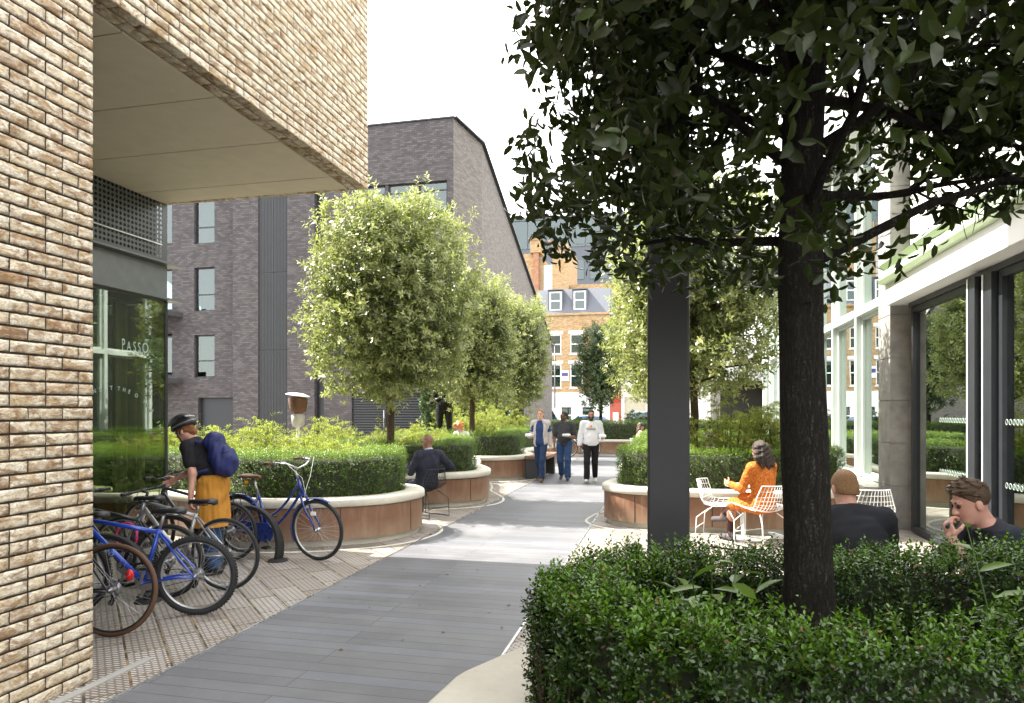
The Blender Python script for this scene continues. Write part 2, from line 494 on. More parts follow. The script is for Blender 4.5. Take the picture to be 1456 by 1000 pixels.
vs = SC.view_settings
vs.view_transform = 'Standard'; vs.look = 'None'; vs.exposure = 2.15; vs.gamma = 1
SC.cycles.max_bounces = 10; SC.cycles.diffuse_bounces = 4; SC.cycles.glossy_bounces = 4
SC.cycles.transparent_max_bounces = 12; SC.cycles.transmission_bounces = 4
SC.cycles.use_denoising = True
SC.cycles.sample_clamp_indirect = 8

def structure(o): o['kind'] = 'structure'; return o

# ================================================================== ground
def sheet(name, x0, x1, y0, y1, z, mat):
    return structure(MB().add([(x0, y0, z), (x1, y0, z), (x1, y1, z), (x0, y1, z)], [(0, 1, 2, 3)]).build(name, mat))
M['tarmac'] = plain('tarmac', (.055, .055, .056), .85, var=.3, scale=1.5, bump=.01)
M['flagstone'] = plain('flagstone', (.30, .29, .27), .8, var=.15, scale=2)
sheet('ground', -600, 600, -400, 800, -.03, M['tarmac'])
sheet('paving', -24, 16, -12, 36, 0, M['pavers'])
sheet('path', -3.18, -1.13, -12, 26.4, .006, M['planks'])
sheet('pavement', -40, 40, 36.02, 42, .0, M['flagstone'])
structure(MB().box(-40, 40, 42.0, 42.25, -.02, .01).build('kerb', M['concrete']))
sheet('road', -60, 60, 42.3, 53.8, -.02, M['tarmac'])
structure(MB().box(-60, 60, 53.9, 58.4, -.03, .09).build('pavement', M['flagstone']))
e = MB()
e.box(-3.20, -3.18, -12, 26.4, -.005, .012); e.box(-1.13, -1.11, -12, 26.4, -.005, .012)
tag(e.build('edging_strip', M['steel']), 'thin bright metal strips edging the dark plank walkway', 'edging')
d = MB(); d.box(-3.50, -3.44, 2.2, 4.02, -.004, .010)
tag(d.build('drain_cover', M['flagstone']), 'narrow pale drain strip along the foot of the brick pier', 'drain')

# ================================================================== helpers for walls and windows
def frame_of(P0, P1):
    P0 = Vector((*P0, 0)); P1 = Vector((*P1, 0)); d = (P1 - P0).normalized()
    n = Vector((d.y, -d.x, 0))                                        # outward: to the right of P0 -> P1
    return P0, d, n, (P1 - P0).length
def wbox(mb, fr, u0, u1, o0, o1, z0, z1, mi=0):
    """Box along a wall: u along it, o outward from its face."""
    P0, d, n, L = fr
    vs = [P0 + d * u + n * o + Vector((0, 0, z)) for z in (z0, z1) for o in (o0, o1) for u in (u0, u1)]
    return mb.add(vs, [(0, 1, 3, 2), (4, 6, 7, 5), (0, 4, 5, 1), (2, 3, 7, 6), (0, 2, 6, 4), (1, 5, 7, 3)], mi)
def wall(name, mat, parent, P0, P1, z0, z1, thick=.3, openings=()):
    fr = frame_of(P0, P1); L = fr[3]; mb = MB()
    us = sorted({0, L, *[max(0, min(L, u)) for o in openings for u in o[:2]]})
    for a, b in zip(us, us[1:]):
        if b - a < 1e-5: continue
        cuts = sorted([(o[2], o[3]) for o in openings if o[0] <= a + 1e-5 and o[1] >= b - 1e-5])
        z = z0
        for c0, c1 in cuts:
            if c0 > z: wbox(mb, fr, a, b, -thick, 0, z, c0)
            z = max(z, c1)
        if z < z1: wbox(mb, fr, a, b, -thick, 0, z, z1)
    return mb.build(name, mat, parent)
def window(parent, P0, P1, u0, u1, z0, z1, fmat, gmat, rec=.1, fw=.06, bars_z=(), bars_u=(), depth=.06, name='window', pane='pane', sill=None):
    fr = frame_of(P0, P1); mb = MB()
    wbox(mb, fr, u0, u1, -rec - depth, -rec, z0, z0 + fw); wbox(mb, fr, u0, u1, -rec - depth, -rec, z1 - fw, z1)
    wbox(mb, fr, u0, u0 + fw, -rec - depth, -rec, z0 + fw, z1 - fw); wbox(mb, fr, u1 - fw, u1, -rec - depth, -rec, z0 + fw, z1 - fw)
    us = [u0 + fw, *bars_u, u1 - fw]
    for b in bars_u: wbox(mb, fr, b - fw * .45, b + fw * .45, -rec - depth * .9, -rec - .004, z0 + fw, z1 - fw)
    for z in bars_z:
        for a, b in zip(us, us[1:]):
            wbox(mb, fr, a + (fw * .45 if a in bars_u else 0), b - (fw * .45 if b in bars_u else 0), -rec - depth * .8, -rec - .008, z - fw * .45, z + fw * .45)
    f = mb.build(name, fmat, parent)
    g = MB(); wbox(g, fr, u0 + fw * .5, u1 - fw * .5, -rec - depth * .55, -rec - depth * .45, z0 + fw * .5, z1 - fw * .5)
    g.build(pane, gmat, f)
    if sill:
        s = MB(); wbox(s, fr, u0 - .06, u1 + .06, -rec, .06, z0 - .08, z0 - .003); s.build('sill', sill, f)
    return f
def text_mesh(s, size, font_scale_x=1.0, extrude=.002):
    cu = bpy.data.curves.new('txt', 'FONT'); cu.body = s; cu.size = size; cu.align_x = 'CENTER'; cu.align_y = 'CENTER'; cu.extrude = extrude; cu.resolution_u = 3
    o = bpy.data.objects.new('txt', cu); COL.objects.link(o)
    dg = bpy.context.evaluated_depsgraph_get(); dg.update()
    me = bpy.data.meshes.new_from_object(o.evaluated_get(dg))
    bpy.data.objects.remove(o); bpy.data.curves.remove(cu); me.materials.clear()
    if font_scale_x != 1: me.transform(Matrix.Diagonal((font_scale_x, 1, 1, 1)))
    return me
def basis(o, x, y):
    x = Vector(x).normalized(); y = Vector(y).normalized(); z = x.cross(y)
    return Matrix(((x.x, y.x, z.x, o[0]), (x.y, y.y, z.y, o[1]), (x.z, y.z, z.z, o[2]), (0, 0, 0, 1)))
def put_text(parent, s, size, o, x, y, mat, sx=1.0, name='lettering'):
    me = text_mesh(s, size, sx); me.transform(basis(o, x, y))
    return link_mesh(name, me, mat, parent)

# ================================================================== brick building with the overhang
XB = -3.55; ZS = 4.39; YE = 7.68
bb = thing('brick_building', 'pale rustic brick building with a deep overhang above the bicycles', 'building', (XB, YE, 0))
def rough_bricks(name, parent, cells, O, U, V, N, nu=8, nv=5):
    """cells: (u0,u1,v0,v1) of every brick on the plane O + uU + vV."""
    O, U, V, N = (np.array(a, float) for a in (O, U, V, N))
    c = np.array(cells); n = len(c)
    gu = np.concatenate(([0, 0.0], np.linspace(.0, 1, nu)[1:-1], [1, 1])); gv = np.concatenate(([0, 0], np.linspace(0, 1, nv)[1:-1], [1, 1]))
    A, B = len(gu), len(gv)
    uu, vv = np.meshgrid(gu, gv, indexing='ij')
    iu, iv = np.meshgrid(np.arange(A), np.arange(B), indexing='ij')
    rim = (iu == 0) | (iu == A - 1) | (iv == 0) | (iv == B - 1)
    edge = ~rim & ((iu == 1) | (iu == A - 2) | (iv == 1) | (iv == B - 2))
    ph = RNG.uniform(0, 6.28, (n, 6)); am = RNG.uniform(.3, 1, (n, 6))
    h = np.zeros((n, A, B))
    for k, (fu, fv) in enumerate(((5, 2), (9, 4), (3, 5), (13, 3), (7, 8), (17, 7))):
        h += am[:, k, None, None] * np.sin(fu * uu + fv * vv + ph[:, k, None, None]) / (k * .4 + 1)
    h = h * .0007 + RNG.normal(0, .0004, h.shape) + RNG.uniform(-.0015, .0015, (n, 1, 1)) + (RNG.uniform(-.002, .002, (n, 1, 1)) * (uu - .5))
    h = np.where(edge, h - .0015, h); h = np.where(rim, -.014, h)
    ju = RNG.normal(0, .0012, (n, A, B)); jv = RNG.normal(0, .0012, (n, A, B))
    ju = np.where(rim, 0, ju); jv = np.where(rim, 0, jv)
    u = c[:, 0, None, None] + (c[:, 1] - c[:, 0])[:, None, None] * uu + ju
    v = c[:, 2, None, None] + (c[:, 3] - c[:, 2])[:, None, None] * vv + jv
    P = O + u[..., None] * U + v[..., None] * V + h[..., None] * N
    idx = np.arange(A * B).reshape(A, B)
    q = np.stack([idx[:-1, :-1], idx[1:, :-1], idx[1:, 1:], idx[:-1, 1:]], -1).reshape(-1, 4)
    if np.dot(np.cross(U, V), N) < 0: q = q[:, ::-1]
    F = (q[None] + (np.arange(n) * A * B)[:, None, None]).reshape(-1, 4)
    return link_mesh(name, mesh_np(name, P.reshape(-1, 3), F), M['pale_brick'], parent)
def courses(u1, ulo, z0, z1, j=.0135, st=.2125, hd=.100, row=.0752):
    cells = []; k = 0; z = z0
    while z < z1 - .02:
        u = u1; first = True; zt = z + row - j
        while u > ulo:
            wdt = hd if (first and k % 2) else st
            first = False
            if RNG.random() < .04 and wdt == st: wdt = hd
            cells.append((max(u - wdt, ulo), u, z, zt)); u -= wdt + j
        k += 1; z += row
    return cells
YP = 3.62
rough_bricks('pier_brickwork', bb, courses(YP, 1.6, .0, ZS), (XB, 0, 0), (0, 1, 0), (0, 0, 1), (1, 0, 0))
rough_bricks('upper_brickwork', bb, courses(YE, 1.6, ZS, 7.4), (XB, 0, 0), (0, 1, 0), (0, 0, 1), (1, 0, 0), 5, 4)
cells = []
for r_ in range(2):
    u = YE - (.05 if r_ else 0)
    while u > 1.6: cells.append((u - .215, u, -.1025 * (r_ + 1) - .011 * r_, -.1025 * r_ - .011 * r_)); u -= .226
rough_bricks('soffit_brick_edge', bb, cells, (XB, 0, ZS), (0, 1, 0), (1, 0, 0), (0, 0, -1), 5, 4)
cells = []; x = XB - .24
while x > -6.5: cells.append((x - .215, x, -.1025, 0)); x -= .226
rough_bricks('soffit_brick_edge', bb, cells, (0, YE, ZS), (1, 0, 0), (0, 1, 0), (0, 0, -1), 5, 4)
core = MB()
core.box(-14, XB - .009, -14, YP - .012, 0, ZS)                       # pier and the ground floor behind it
core.box(-18, XB - .009, -14, YE - .012, ZS + .009, 15.5)
core.build('wall', M['mortar'], bb)
pal = MB(); pal.box(XB - .009, XB, -14, YE, 7.41, 15.5); pal.build('upper_wall', M['brick_yellow'], bb)
sf = MB()
ys = [YP - .0, 4.09, 5.11, 6.10, 7.14, YE - .112]
for a, b in zip(ys, ys[1:]): sf.box(-6.34, XB - .222, a + .006, b - .006, ZS - .012, ZS + .006)
sf.build('soffit', M['soffit'], bb)

# shop glazing under the overhang
XG = -6.34
shop = thing('shop_front', 'recessed glazed shop corner with grey steel fascia under the brick overhang', 'shop front', (XG, 7.64, 0))
g = MB(); g.box(XG - .016, XG, YP, 7.64, .06, 3.10); g.build('front_pane', M['glass_shop'], shop)
g = MB(); g.box(-13, XG - .02, 7.625, 7.64, .06, 3.10); g.build('side_pane', M['glass_shop'], shop)
g = MB(); g.box(XG - .02, XG + .004, 7.60, 7.645, .05, 3.12); g.build('corner_post', M['metal_dark'], shop)
g = MB(); g.box(XG - .05, XG + .02, YP, 7.64, 0, .06); g.box(-13, XG - .05, 7.60, 7.66, 0, .06); g.build('base_rail', M['metal_dark'], shop)
g = MB(); g.box(XG - .12, XG - .02, YP, 7.66, 3.105, 3.58); g.box(-13, XG - .12, 7.56, 7.66, 3.105, 3.58)
for z in (3.13, 3.585): g.box(XG - .12, XG + .10, YP, 7.82, z, z + .022); g.box(-13, XG - .12, 7.665, 7.82, z, z + .022)
g.build('fascia_beam', M['metal_mid'], shop)
g = MB(); g.box(XG - .08, XG - .021, YP, 7.62, 3.04, 3.10); g.build('head_rail', M['metal_dark'], shop)
# perforated screen
ph_, hr = .0605, .021; mb = MB(); z0 = 3.66; rows = 12
y = 7.60; colsn = 66
def cell(mb, y, z, p, r):
    o = [(-1, -1), (0, -1), (1, -1), (1, 0), (1, 1), (0, 1), (-1, 1), (-1, 0)]
    vs = [(XG, y + a * p / 2, z + b * p / 2) for a, b in o]
    vs += [(XG, y + r * math.cos(rad(225 + 45 * k)), z + r * math.sin(rad(225 + 45 * k))) for k in range(8)]
    vs += [(XG - .006, a[1], a[2]) for a in vs[8:16]]
    fs = [(k, (k + 1) % 8, 8 + (k + 1) % 8, 8 + k) for k in range(8)] + [(8 + k, 8 + (k + 1) % 8, 16 + (k + 1) % 8, 16 + k) for k in range(8)]
    mb.add(vs, fs)
for i in range(colsn):
    for j in range(rows): cell(mb, 7.56 - ph_ * (i + .5), z0 + ph_ * (j + .5), ph_, hr)
yl = 7.56 - ph_ * colsn; zt = z0 + ph_ * rows
mb.box(XG - .008, XG, 7.56, 7.64, 3.61, ZS - .013); mb.box(XG - .008, XG, yl, 7.56, 3.61, z0); 
if zt < ZS - .02: mb.box(XG - .008, XG, yl, 7.56, zt, ZS - .013)
mb.build('perforated_screen', M['metal_grey'], shop)
g = MB(); g.box(XG - .16, XG - .14, YP, 7.62, 3.61, ZS - .014); g.box(-13, XG - .16, 7.56, 7.62, 3.61, ZS - .014); g.build('screen_backing', M['black'], shop)
g = MB(); g.tube([(XG + .02, YP, 3.83), (XG + .02, 7.52, 3.83)], .008, 6); g.build('cable_conduit', M['white_paint'], shop)
put_text(shop, 'P', .20, (XG + .006, 6.90, 2.49), (0, 1, 0), (0, 0, 1), M['white_lettering'], .5)
for ch, yy, s in (('A', 6.985, .16), ('S', 7.075, .17), ('S', 7.15, .17), ('O', 7.25, .18)):
    put_text(shop, ch, s, (XG + .006, yy, 2.48), (0, 1, 0), (0, 0, 1), M['white_lettering'], .62 if ch != 'O' else .75)
cy, cz, R = 6.75, 1.13, .84
for s, a0 in (('NS T', -19), ('THE', 5.5), ('O', 25), ('YOU', 35), ('IN?', 58)):
    for k, ch in enumerate(s):
        if ch == ' ': continue
        a = rad(a0 + k * 5.6 + (1.2 if ch in 'I' else 0))
        put_text(shop, ch, .07, (XG + .006, cy + R * math.sin(a), cz + R * math.cos(a)), (0, math.cos(a), -math.sin(a)), (0, math.sin(a), math.cos(a)), M['white_lettering'], .9)
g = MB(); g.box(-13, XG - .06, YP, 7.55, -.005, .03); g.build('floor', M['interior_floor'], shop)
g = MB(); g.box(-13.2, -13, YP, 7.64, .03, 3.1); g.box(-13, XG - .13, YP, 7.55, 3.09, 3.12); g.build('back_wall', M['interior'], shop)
# curtains
def curtain(y0, y1, x, label):
    n = 90; vs = []; fs = []
    for i in range(n + 1):
        t_ = i / n; yy = y0 + (y1 - y0) * t_
        xx = x + .045 * math.sin(t_ * (y1 - y0) * 42) + .02 * math.sin(t_ * 31 + 1)
        vs += [(xx, yy, .06), (xx + .01 * math.sin(9 * t_), yy, 3.02)]
    fs = [(2 * i, 2 * i + 2, 2 * i + 3, 2 * i + 1) for i in range(n)]
    o = MB().add(vs, fs, 0, True).build('curtain', M['curtain'])
    s = o.modifiers.new('s', 'SOLIDIFY'); s.thickness = .006
    return tag(o, label, 'curtain')
curtain(6.98, 7.50, -6.58, 'olive green curtain hanging in folds behind the lettered shop window')
tb = thing('dining_table', 'dark table standing inside the shop behind the brick pier corner', 'table', (-8.2, 6.1, .03))
MB().box(-8.6, -7.8, 5.7, 6.5, .74, .78).build('table_top', M['brown_leather'], tb); MB().lathe([(.22, .03), (.22, .05), (.04, .07), (.04, .74)], (-8.2, 6.1, 0)).build('leg', M['metal_dark'], tb)

# ================================================================== dark brick apartment block
db = thing('apartment_block', 'dark purple-brown brick apartment block with sloping parapet behind the garden', 'building', (-14, 26, 0))
def dwin(P0, P1, u0, u1, z0, z1, **k): return window(db, P0, P1, u0, u1, z0, z1, M['metal_dark'], M['glass_dark'], rec=.12, **k)
A0, A1 = (-18.3, 26), (-8.35, 26)
op = [(-15.2 + 18.3 + .76, -15.2 + 18.3 + 1.2, 0, 12.2)]                   # slit
sl = op[0]
louv = (-12.75 + 18.3, -9.53 + 18.3, 0, 2.45)
tops = [(-12.6 + 18.3, -8.62 + 18.3, 9.4, 10.95)]
strip = (-17.08 + 18.3, -15.7 + 18.3, 0, 11.5)
wall('front_wall', M['brick_dark'], db, A0, A1, 0, 13.4, .35, [sl, louv, strip] + tops)
u0, u1 = tops[0][:2]
for k in range(3):
    a = u0 + (u1 - u0) * k / 3 + (.12 if k else 0); b = u0 + (u1 - u0) * (k + 1) / 3 - .0
    dwin(A0, A1, a, b, 9.4, 10.95, bars_z=(10.6,))
g = MB(); fr = frame_of(A0, A1)
for k in (1, 2): wbox(g, fr, u0 + (u1 - u0) * k / 3, u0 + (u1 - u0) * k / 3 + .12, -.3, -.05, 9.4, 10.95)
g.build('window_pier', M['brick_dark'], db)
g = MB()
for a, b in ((0, .68), (.70, 1.38)):
    for z0_, z1_ in ((0, 4.3), (4.32, 7.6), (7.62, 11.5)):
        wbox(g, fr, strip[0] + a, strip[0] + b, -.10, -.06, z0_, z1_)
        n = 9
        for k in range(n): wbox(g, fr, strip[0] + a + .04 + k * (b - a - .06) / n, strip[0] + a + .06 + k * (b - a - .06) / n, -.06, -.045, z0_ + .02, z1_ - .02)
g.build('metal_cladding', M['galv'], db)
g = MB(); wbox(g, fr, sl[0], sl[1], -.3, -.25, 0, 12.2); g.build('recess_panel', M['metal_dark'], db)
for k, (a, b) in enumerate(((louv[0], louv[0] + 1.56), (louv[0] + 1.66, louv[1]))):
    d_ = MB(); wbox(d_, fr, a, b, -.14, -.10, 0.02, 2.45)
    df = d_.build('louvred_door', M['metal_dark'], db)
    s_ = MB()
    for j in range(22):
        z = .12 + j * .105
        P0, dd, nn, L = fr
        vs = [P0 + dd * u + nn * o + Vector((0, 0, zz)) for u in (a + .06, b - .06) for o, zz in ((-.095, z + .07), (-.04, z), (-.04, z + .012), (-.095, z + .082))]
        s_.add(vs, [(0, 1, 2, 3), (7, 6, 5, 4), (0, 4, 5, 1), (1, 5, 6, 2), (2, 6, 7, 3)])
    s_.build('louvres', M['galv'], df)
    h_ = MB(); hx = b - .1 if k == 0 else a + .1
    P0, dd, nn, L = fr
    q = P0 + dd * (b - .12) + nn * .03
    h_.tube([(q.x, q.y, .9), (q.x, q.y, 1.75)], .02, 6); h_.build('pull_handle', M['steel'], df)
g = MB(); wbox(g, fr, louv[0] + 1.56, louv[0] + 1.66, -.2, -.06, 0, 2.45); g.build('door_post', M['metal_dark'], db)
B0, B1 = (-30, 26.5), (-18.3, 26.5)
ow = [(-20.6 + 30, -19.57 + 30, a, b) for a, b in ((3.2, 5.1), (6.15, 8.1), (9.15, 11.1))] + [(-20.4 + 30, -18.55 + 30, 0, 2.3)] + [(-24.6 + 30, -21.75 + 30, a, b) for a, b in ((3.3, 5.2), (6.2, 8.1), (9.2, 11.1))]
wall('side_wall', M['brick_dark'], db, B0, B1, 0, 13.4, .35, ow)
for a, b in ((3.2, 5.1), (6.15, 8.1), (9.15, 11.1)):
    dwin(B0, B1, -20.6 + 30, -19.57 + 30, a, b, bars_z=(a + .75,)); dwin(B0, B1, -24.6 + 30, -21.75 + 30, a + .1, b, bars_u=(6.6,))
    c = MB(); wbox(c, frame_of(B0, B1), 9.5, 10.35, -.34, -.32, a + (.8 if a < 4 else .1), b - .1); c.build('blind', plain('blind', (.20, .24, .235), .8, var=.1, scale=4), db)
    if a < 9:
        k = MB(); k.box(-25, -21.2, 25.2, 26.49, a - .25, a - .05); k.box(-25, -21.2, 25.2, 25.25, a - .05, a + .35); k.build('balcony', M['metal_grey'], db)
g = MB(); wbox(g, frame_of(B0, B1), 9.6, 11.45, -.25, -.2, 0, 2.3); g.build('garage_door', M['metal_dark'], db)
g = MB(); g.box(-18.3, -18.0, 26.36, 26.86, 0, 13.38); g.build('return_wall', M['brick_dark'], db)
C0, C1, C2 = (-8.35, 26), (-7.73, 28), (-7.73, 46)
mb = MB()
def vquad(mb, p, q, zp0, zp1, zq0, zq1): mb.add([(*p, zp0), (*q, zq0), (*q, zq1), (*p, zp1)], [(0, 1, 2, 3)])
vquad(mb, C0, C1, 0, 13.4, 0, 13.05); vquad(mb, C1, C2, 0, 13.05, 0, 6.1)
mb.add([(*C0, 13.4), (*C1, 13.05), (*C2, 6.1), (-30, 46, 6.1), (-30, 26.0, 13.4)], [(0, 1, 2, 3, 4)])
M['brick_reflected_side'] = brick_mat('brick_reflected_side', [(0, (.13, .115, .105)), (.5, (.17, .15, .135)), (1, (.21, .185, .165))], (.09, .085, .08), mort=.012, stain=.05)  # lighter copy of the dark brick; light reflected onto this side is in its colour
mb.build('chamfered_wall', M['brick_reflected_side'], db)
cp = MB(); cp.box(-30, -8.33, 25.95, 26.36, 13.4, 13.46); cp.bar((-8.35, 25.98, 13.43), (-7.71, 28, 13.08), .3, .06); cp.bar((-7.73, 28, 13.08), (-7.73, 46, 6.13), .3, .06); cp.build('parapet_coping', M['metal_dark'], db)
bk = MB(); bk.box(-30, -8.8, 26.9, 45, 0, 5.9); bk.build('floor_slab', M['interior'], db)

# ================================================================== white and glass building along the other side
XR = 3.30
M['dot_film'] = plain('dot_film', (.22, .27, .24), .6)
gb = thing('glass_building', 'white panelled building with tall glazing and a pale green canopy edge', 'building', (XR, 8, 0))
# lower: dark framed doors, z 0..3.15
E0, E1 = (XR, 10.62), (XR, 2.0)                                        # facing -X: run towards -Y
def gu(y): return 10.62 - y
def door(y0, y1, name='glass_door'):
    return window(gb, E0, E1, gu(y1), gu(y0), .02, 3.15, M['metal_dark'], M['glass'], rec=.02, fw=.075, depth=.1, name=name)
d1 = door(8.47, 10.58); d2 = door(5.9, 7.98); d3 = door(3.7, 5.85)
g = MB(); g.box(XR - .04, XR + .14, 8.0, 8.20, 0, 3.15); g.box(XR - .09, XR + .1, 8.27, 8.45, 0, 3.15); g.build('door_post', M['metal_dark'], gb)
g = MB(); g.box(XR - .098, XR - .091, 8.43, 8.455, 0, 3.15); g.box(XR - .049, XR - .041, 8.18, 8.205, 0, 3.15); g.build('post_trim', M['white_paint'], gb)
for dd_, (ya, yb) in ((d1, (8.65, 9.55)), (d2, (6.1, 7.85))):
    for z in (1.59, .95):
        r_ = MB(); yy = ya
        while yy < yb: r_.tube([(XR + .028, yy + .024 * math.cos(k * PI / 6), z + .028 * math.sin(k * PI / 6)) for k in range(12)], .0045, 4, True); yy += .075
        r_.build('safety_dots', M['dot_film'], dd_)
g = MB(); g.box(XR - .0, XR + .3, 2.0, 10.62, 3.152, 3.22); g.build('door_head', M['metal_dark'], gb)
XC = 3.06
g = MB(); g.box(XC, XR + .3, 2.0, 10.84, 3.225, 3.52); g.build('fascia', M['white_paint'], gb)
g = MB()
vs = []
prof = [(XC - .0, 3.523), (XC - .07, 3.53), (XC - .10, 3.58), (XC - .06, 3.60), (XC - .02, 3.72), (XC - .08, 3.80), (XC + .0, 3.81), (XR + .1, 3.81), (XR + .1, 3.523)]
n = len(prof)
vs = [(x, 2.0, z) for x, z in prof] + [(x, 10.85, z) for x, z in prof]
g.add(vs, [(i, (i + 1) % n, n + (i + 1) % n, n + i) for i in range(n)] + [tuple(range(n - 1, -1, -1)), tuple(range(n, 2 * n))]); g.build('green_canopy_edge', M['green_paint'], gb)
g = MB(); y = 2.0
while y < 10.5: g.box(XR, XR + .3, y + .004, min(y + .45, 10.60) - .004, 3.815, 6.6); y += .45
g.box(XR + .02, XR + .32, 2.0, 10.6, 3.815, 6.59); g.build('white_cladding', M['white_paint'], gb)
# concrete column
g = MB()
for z in np.arange(0, 6.6, .62): g.box(3.13, 3.62, 10.86, 11.42, float(z) + .004, float(z) + .612)
g.box(3.14, 3.605, 10.87, 11.405, 0, 6.6); g.build('concrete_column', M['concrete'], gb)
g = MB(); g.box(3.0, 3.6, 11.425, 26.5, 0, .48); g.build('plinth', M['concrete'], gb)
g = MB(); g.box(2.94, 3.3, 11.425, 26.5, .484, .54); g.build('sill_ledge', M['coping'], gb)
F0, F1 = (XR, 26.4), (XR, 11.43)
ys = [11.45, 13.2, 14.95, 16.7, 18.45, 20.2, 21.95, 23.7, 25.4]
for a, b in zip(ys, ys[1:]):
    for z0_, z1_ in ((.545, 3.36), (3.50, 6.5)):
        window(gb, F0, F1, 26.4 - b + .06, 26.4 - a - .06, z0_, z1_, M['frame_white'], M['glass'], rec=.03, fw=.055, depth=.08)
g = MB()
for y in ys: g.box(XR - .06, XR + .12, y - .06, y + .06, .545, 6.5)
g.build('mullions', M['frame_white'], gb)
g = MB()
for a, b in zip(ys, ys[1:]): g.box(XR - .08, XR + .10, a + .062, b - .062, 3.362, 3.498)
g.build('transom', M['frame_white'], gb)
g = MB(); g.box(XR - .25, XR + .3, 11.45, 26.5, 6.52, 6.75); g.build('eaves', M['white_paint'], gb)
g = MB(); g.box(XR + .3, 12, 2.0, 26.5, -.004, .02); g.build('floor', M['interior_floor'], gb)
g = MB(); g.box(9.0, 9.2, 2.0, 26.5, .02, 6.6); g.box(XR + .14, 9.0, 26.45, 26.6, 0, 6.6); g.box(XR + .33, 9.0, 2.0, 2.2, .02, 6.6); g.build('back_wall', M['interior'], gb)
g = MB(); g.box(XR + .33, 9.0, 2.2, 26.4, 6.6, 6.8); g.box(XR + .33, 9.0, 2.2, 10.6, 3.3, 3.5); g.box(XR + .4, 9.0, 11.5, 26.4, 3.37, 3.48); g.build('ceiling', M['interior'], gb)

pv = thing('pavilion', 'low building with a white roof fascia and dark open front past the glazing', 'building', (4, 31, 0))
MB().box(1.9, 9, 30, 38, 3.0, 4.5).build('roof_fascia', M['white_paint'], pv)
g = MB(); g.box(2.2, 9, 31, 38, 0, 3.0); g.build('wall', M['interior'], pv)
g = MB(); g.box(4.0, 5.2, 30.4, 30.8, 0, 3.0); g.build('brick_pier', M['brick_red'], pv)

# ================================================================== street behind
def sash(par, P0, P1, u0, u1, z0, z1, lintel=True):
    f = window(par, P0, P1, u0, u1, z0, z1, M['white_paint'], M['glass_dark'], rec=.08, fw=.10, bars_z=((z0 + z1) / 2,), sill=M['white_paint'])
    if lintel:
        l = MB(); wbox(l, frame_of(P0, P1), u0 - .15, u1 + .15, .0, .03, z1 + .003, z1 + .28); l.build('lintel', M['white_paint'], f)
    bl = MB(); wbox(bl, frame_of(P0, P1), u0 + .1, u1 - .1, -.30, -.28, z0 + (z1 - z0) * .2, z1 - .1); bl.build('blind', M['soffit'], f)
    return f
th = thing('terrace_house', 'yellow brick terraced house with white sash windows and a slate mansard roof', 'building', (-7.8, 58, 0))
P0, P1 = (-11.2, 58), (-4.82, 58)
def tu(x): return x + 11.2
o1 = [(tu(-10.0), tu(-8.95)), (tu(-8.2), tu(-7.1)), (tu(-6.3), tu(-5.25))]
wall('brick_wall', M['brick_yellow'], th, P0, P1, 3.3, 10.1, .3, [(a, b, z0, z1) for a, b in o1 for z0, z1 in ((3.7, 5.75), (6.6, 8.3))])
for a, b in o1:
    for z0, z1 in ((3.7, 5.75), (6.6, 8.3)): sash(th, P0, P1, a, b, z0, z1)
gf = [(tu(-9.05), tu(-8.0), .55, 2.15), (tu(-7.25), tu(-6.15), .55, 2.15)]
wall('ground_floor_wall', M['white_paint'], th, P0, P1, .09, 3.296, .3, gf)
for a, b, z0, z1 in gf: sash(th, P0, P1, a, b, z0, z1, False)
g = MB(); g.box(-10.95, -9.75, 57.9, 57.996, 1.45, 2.0); g.build('dark_panel', M['metal_dark'], th)
g = MB(); g.add([(-11.2, 58, 10.1), (-4.82, 58, 10.1), (-4.82, 58.9, 12.3), (-11.2, 58.9, 12.3)], [(0, 1, 2, 3)]); g.box(-11.2, -4.82, 58.9, 64, 10, 12.3); rf = g.build('mansard_roof', M['slate'], th)
for xa in (-10.0, -7.9):
    q0, q1 = (xa, 58.12), (xa + 1.05, 58.12)
    w_ = window(th, q0, q1, 0, 1.05, 10.35, 12.0, M['white_paint'], M['glass_dark'], rec=.0, fw=.12, bars_z=(11.2,), name='dormer_window')
    g = MB(); g.box(xa - .12, xa - .003, 58.1, 59.3, 10.2, 12.1); g.box(xa + 1.053, xa + 1.17, 58.1, 59.3, 10.2, 12.1); g.box(xa - .15, xa + 1.2, 58.0, 59.3, 12.1, 12.18); g.build('dormer_cheeks', M['slate'], w_)
g = MB(); g.box(-11.2, -4.82, 57.85, 57.997, 9.9, 10.08); g.build('cornice', M['brick_yellow'], th)
sg = thing('estate_board', 'small white and purple agent board fixed between first floor windows', 'sign', (-8.6, 57.95, 4.4))
MB().box(-8.95, -8.3, 57.9, 57.94, 4.3, 5.2).build('board', M['white_paint'], sg); MB().box(-8.9, -8.35, 57.88, 57.897, 4.7, 5.0).build('printed_band', plain('purple', (.08, .06, .22), .5), sg)
rs = thing('red_shopfront', 'narrow red painted shopfront beside the white ground floor', 'shop', (-4.4, 58, .1))
MB().box(-4.8, -3.9, 58.0, 58.3, .09, 3.2).build('facade', plain('red_paint', (.32, .07, .04), .5), rs)
MB().box(-4.5, -4.1, 57.9, 57.997, 2.5, 2.75).build('hanging_sign', plain('red_sign', (.6, .02, .02), .4), rs)
MB().box(-4.55, -4.1, 57.96, 57.998, .1, 1.6).build('door', M['white_paint'], rs)
wb = thing('rendered_building', 'pale rendered building with beige shutters next to the red shopfront', 'building', (-1, 58, .1))
P0, P1 = (-3.85, 58), (6, 58)
ops = [(.25, 2.0, .5, 2.9), (3.2, 5.2, .5, 2.9), (.9, 2.2, 4.0, 5.8), (3.2, 4.4, 4.0, 5.8), (.9, 2.2, 6.8, 8.4)]
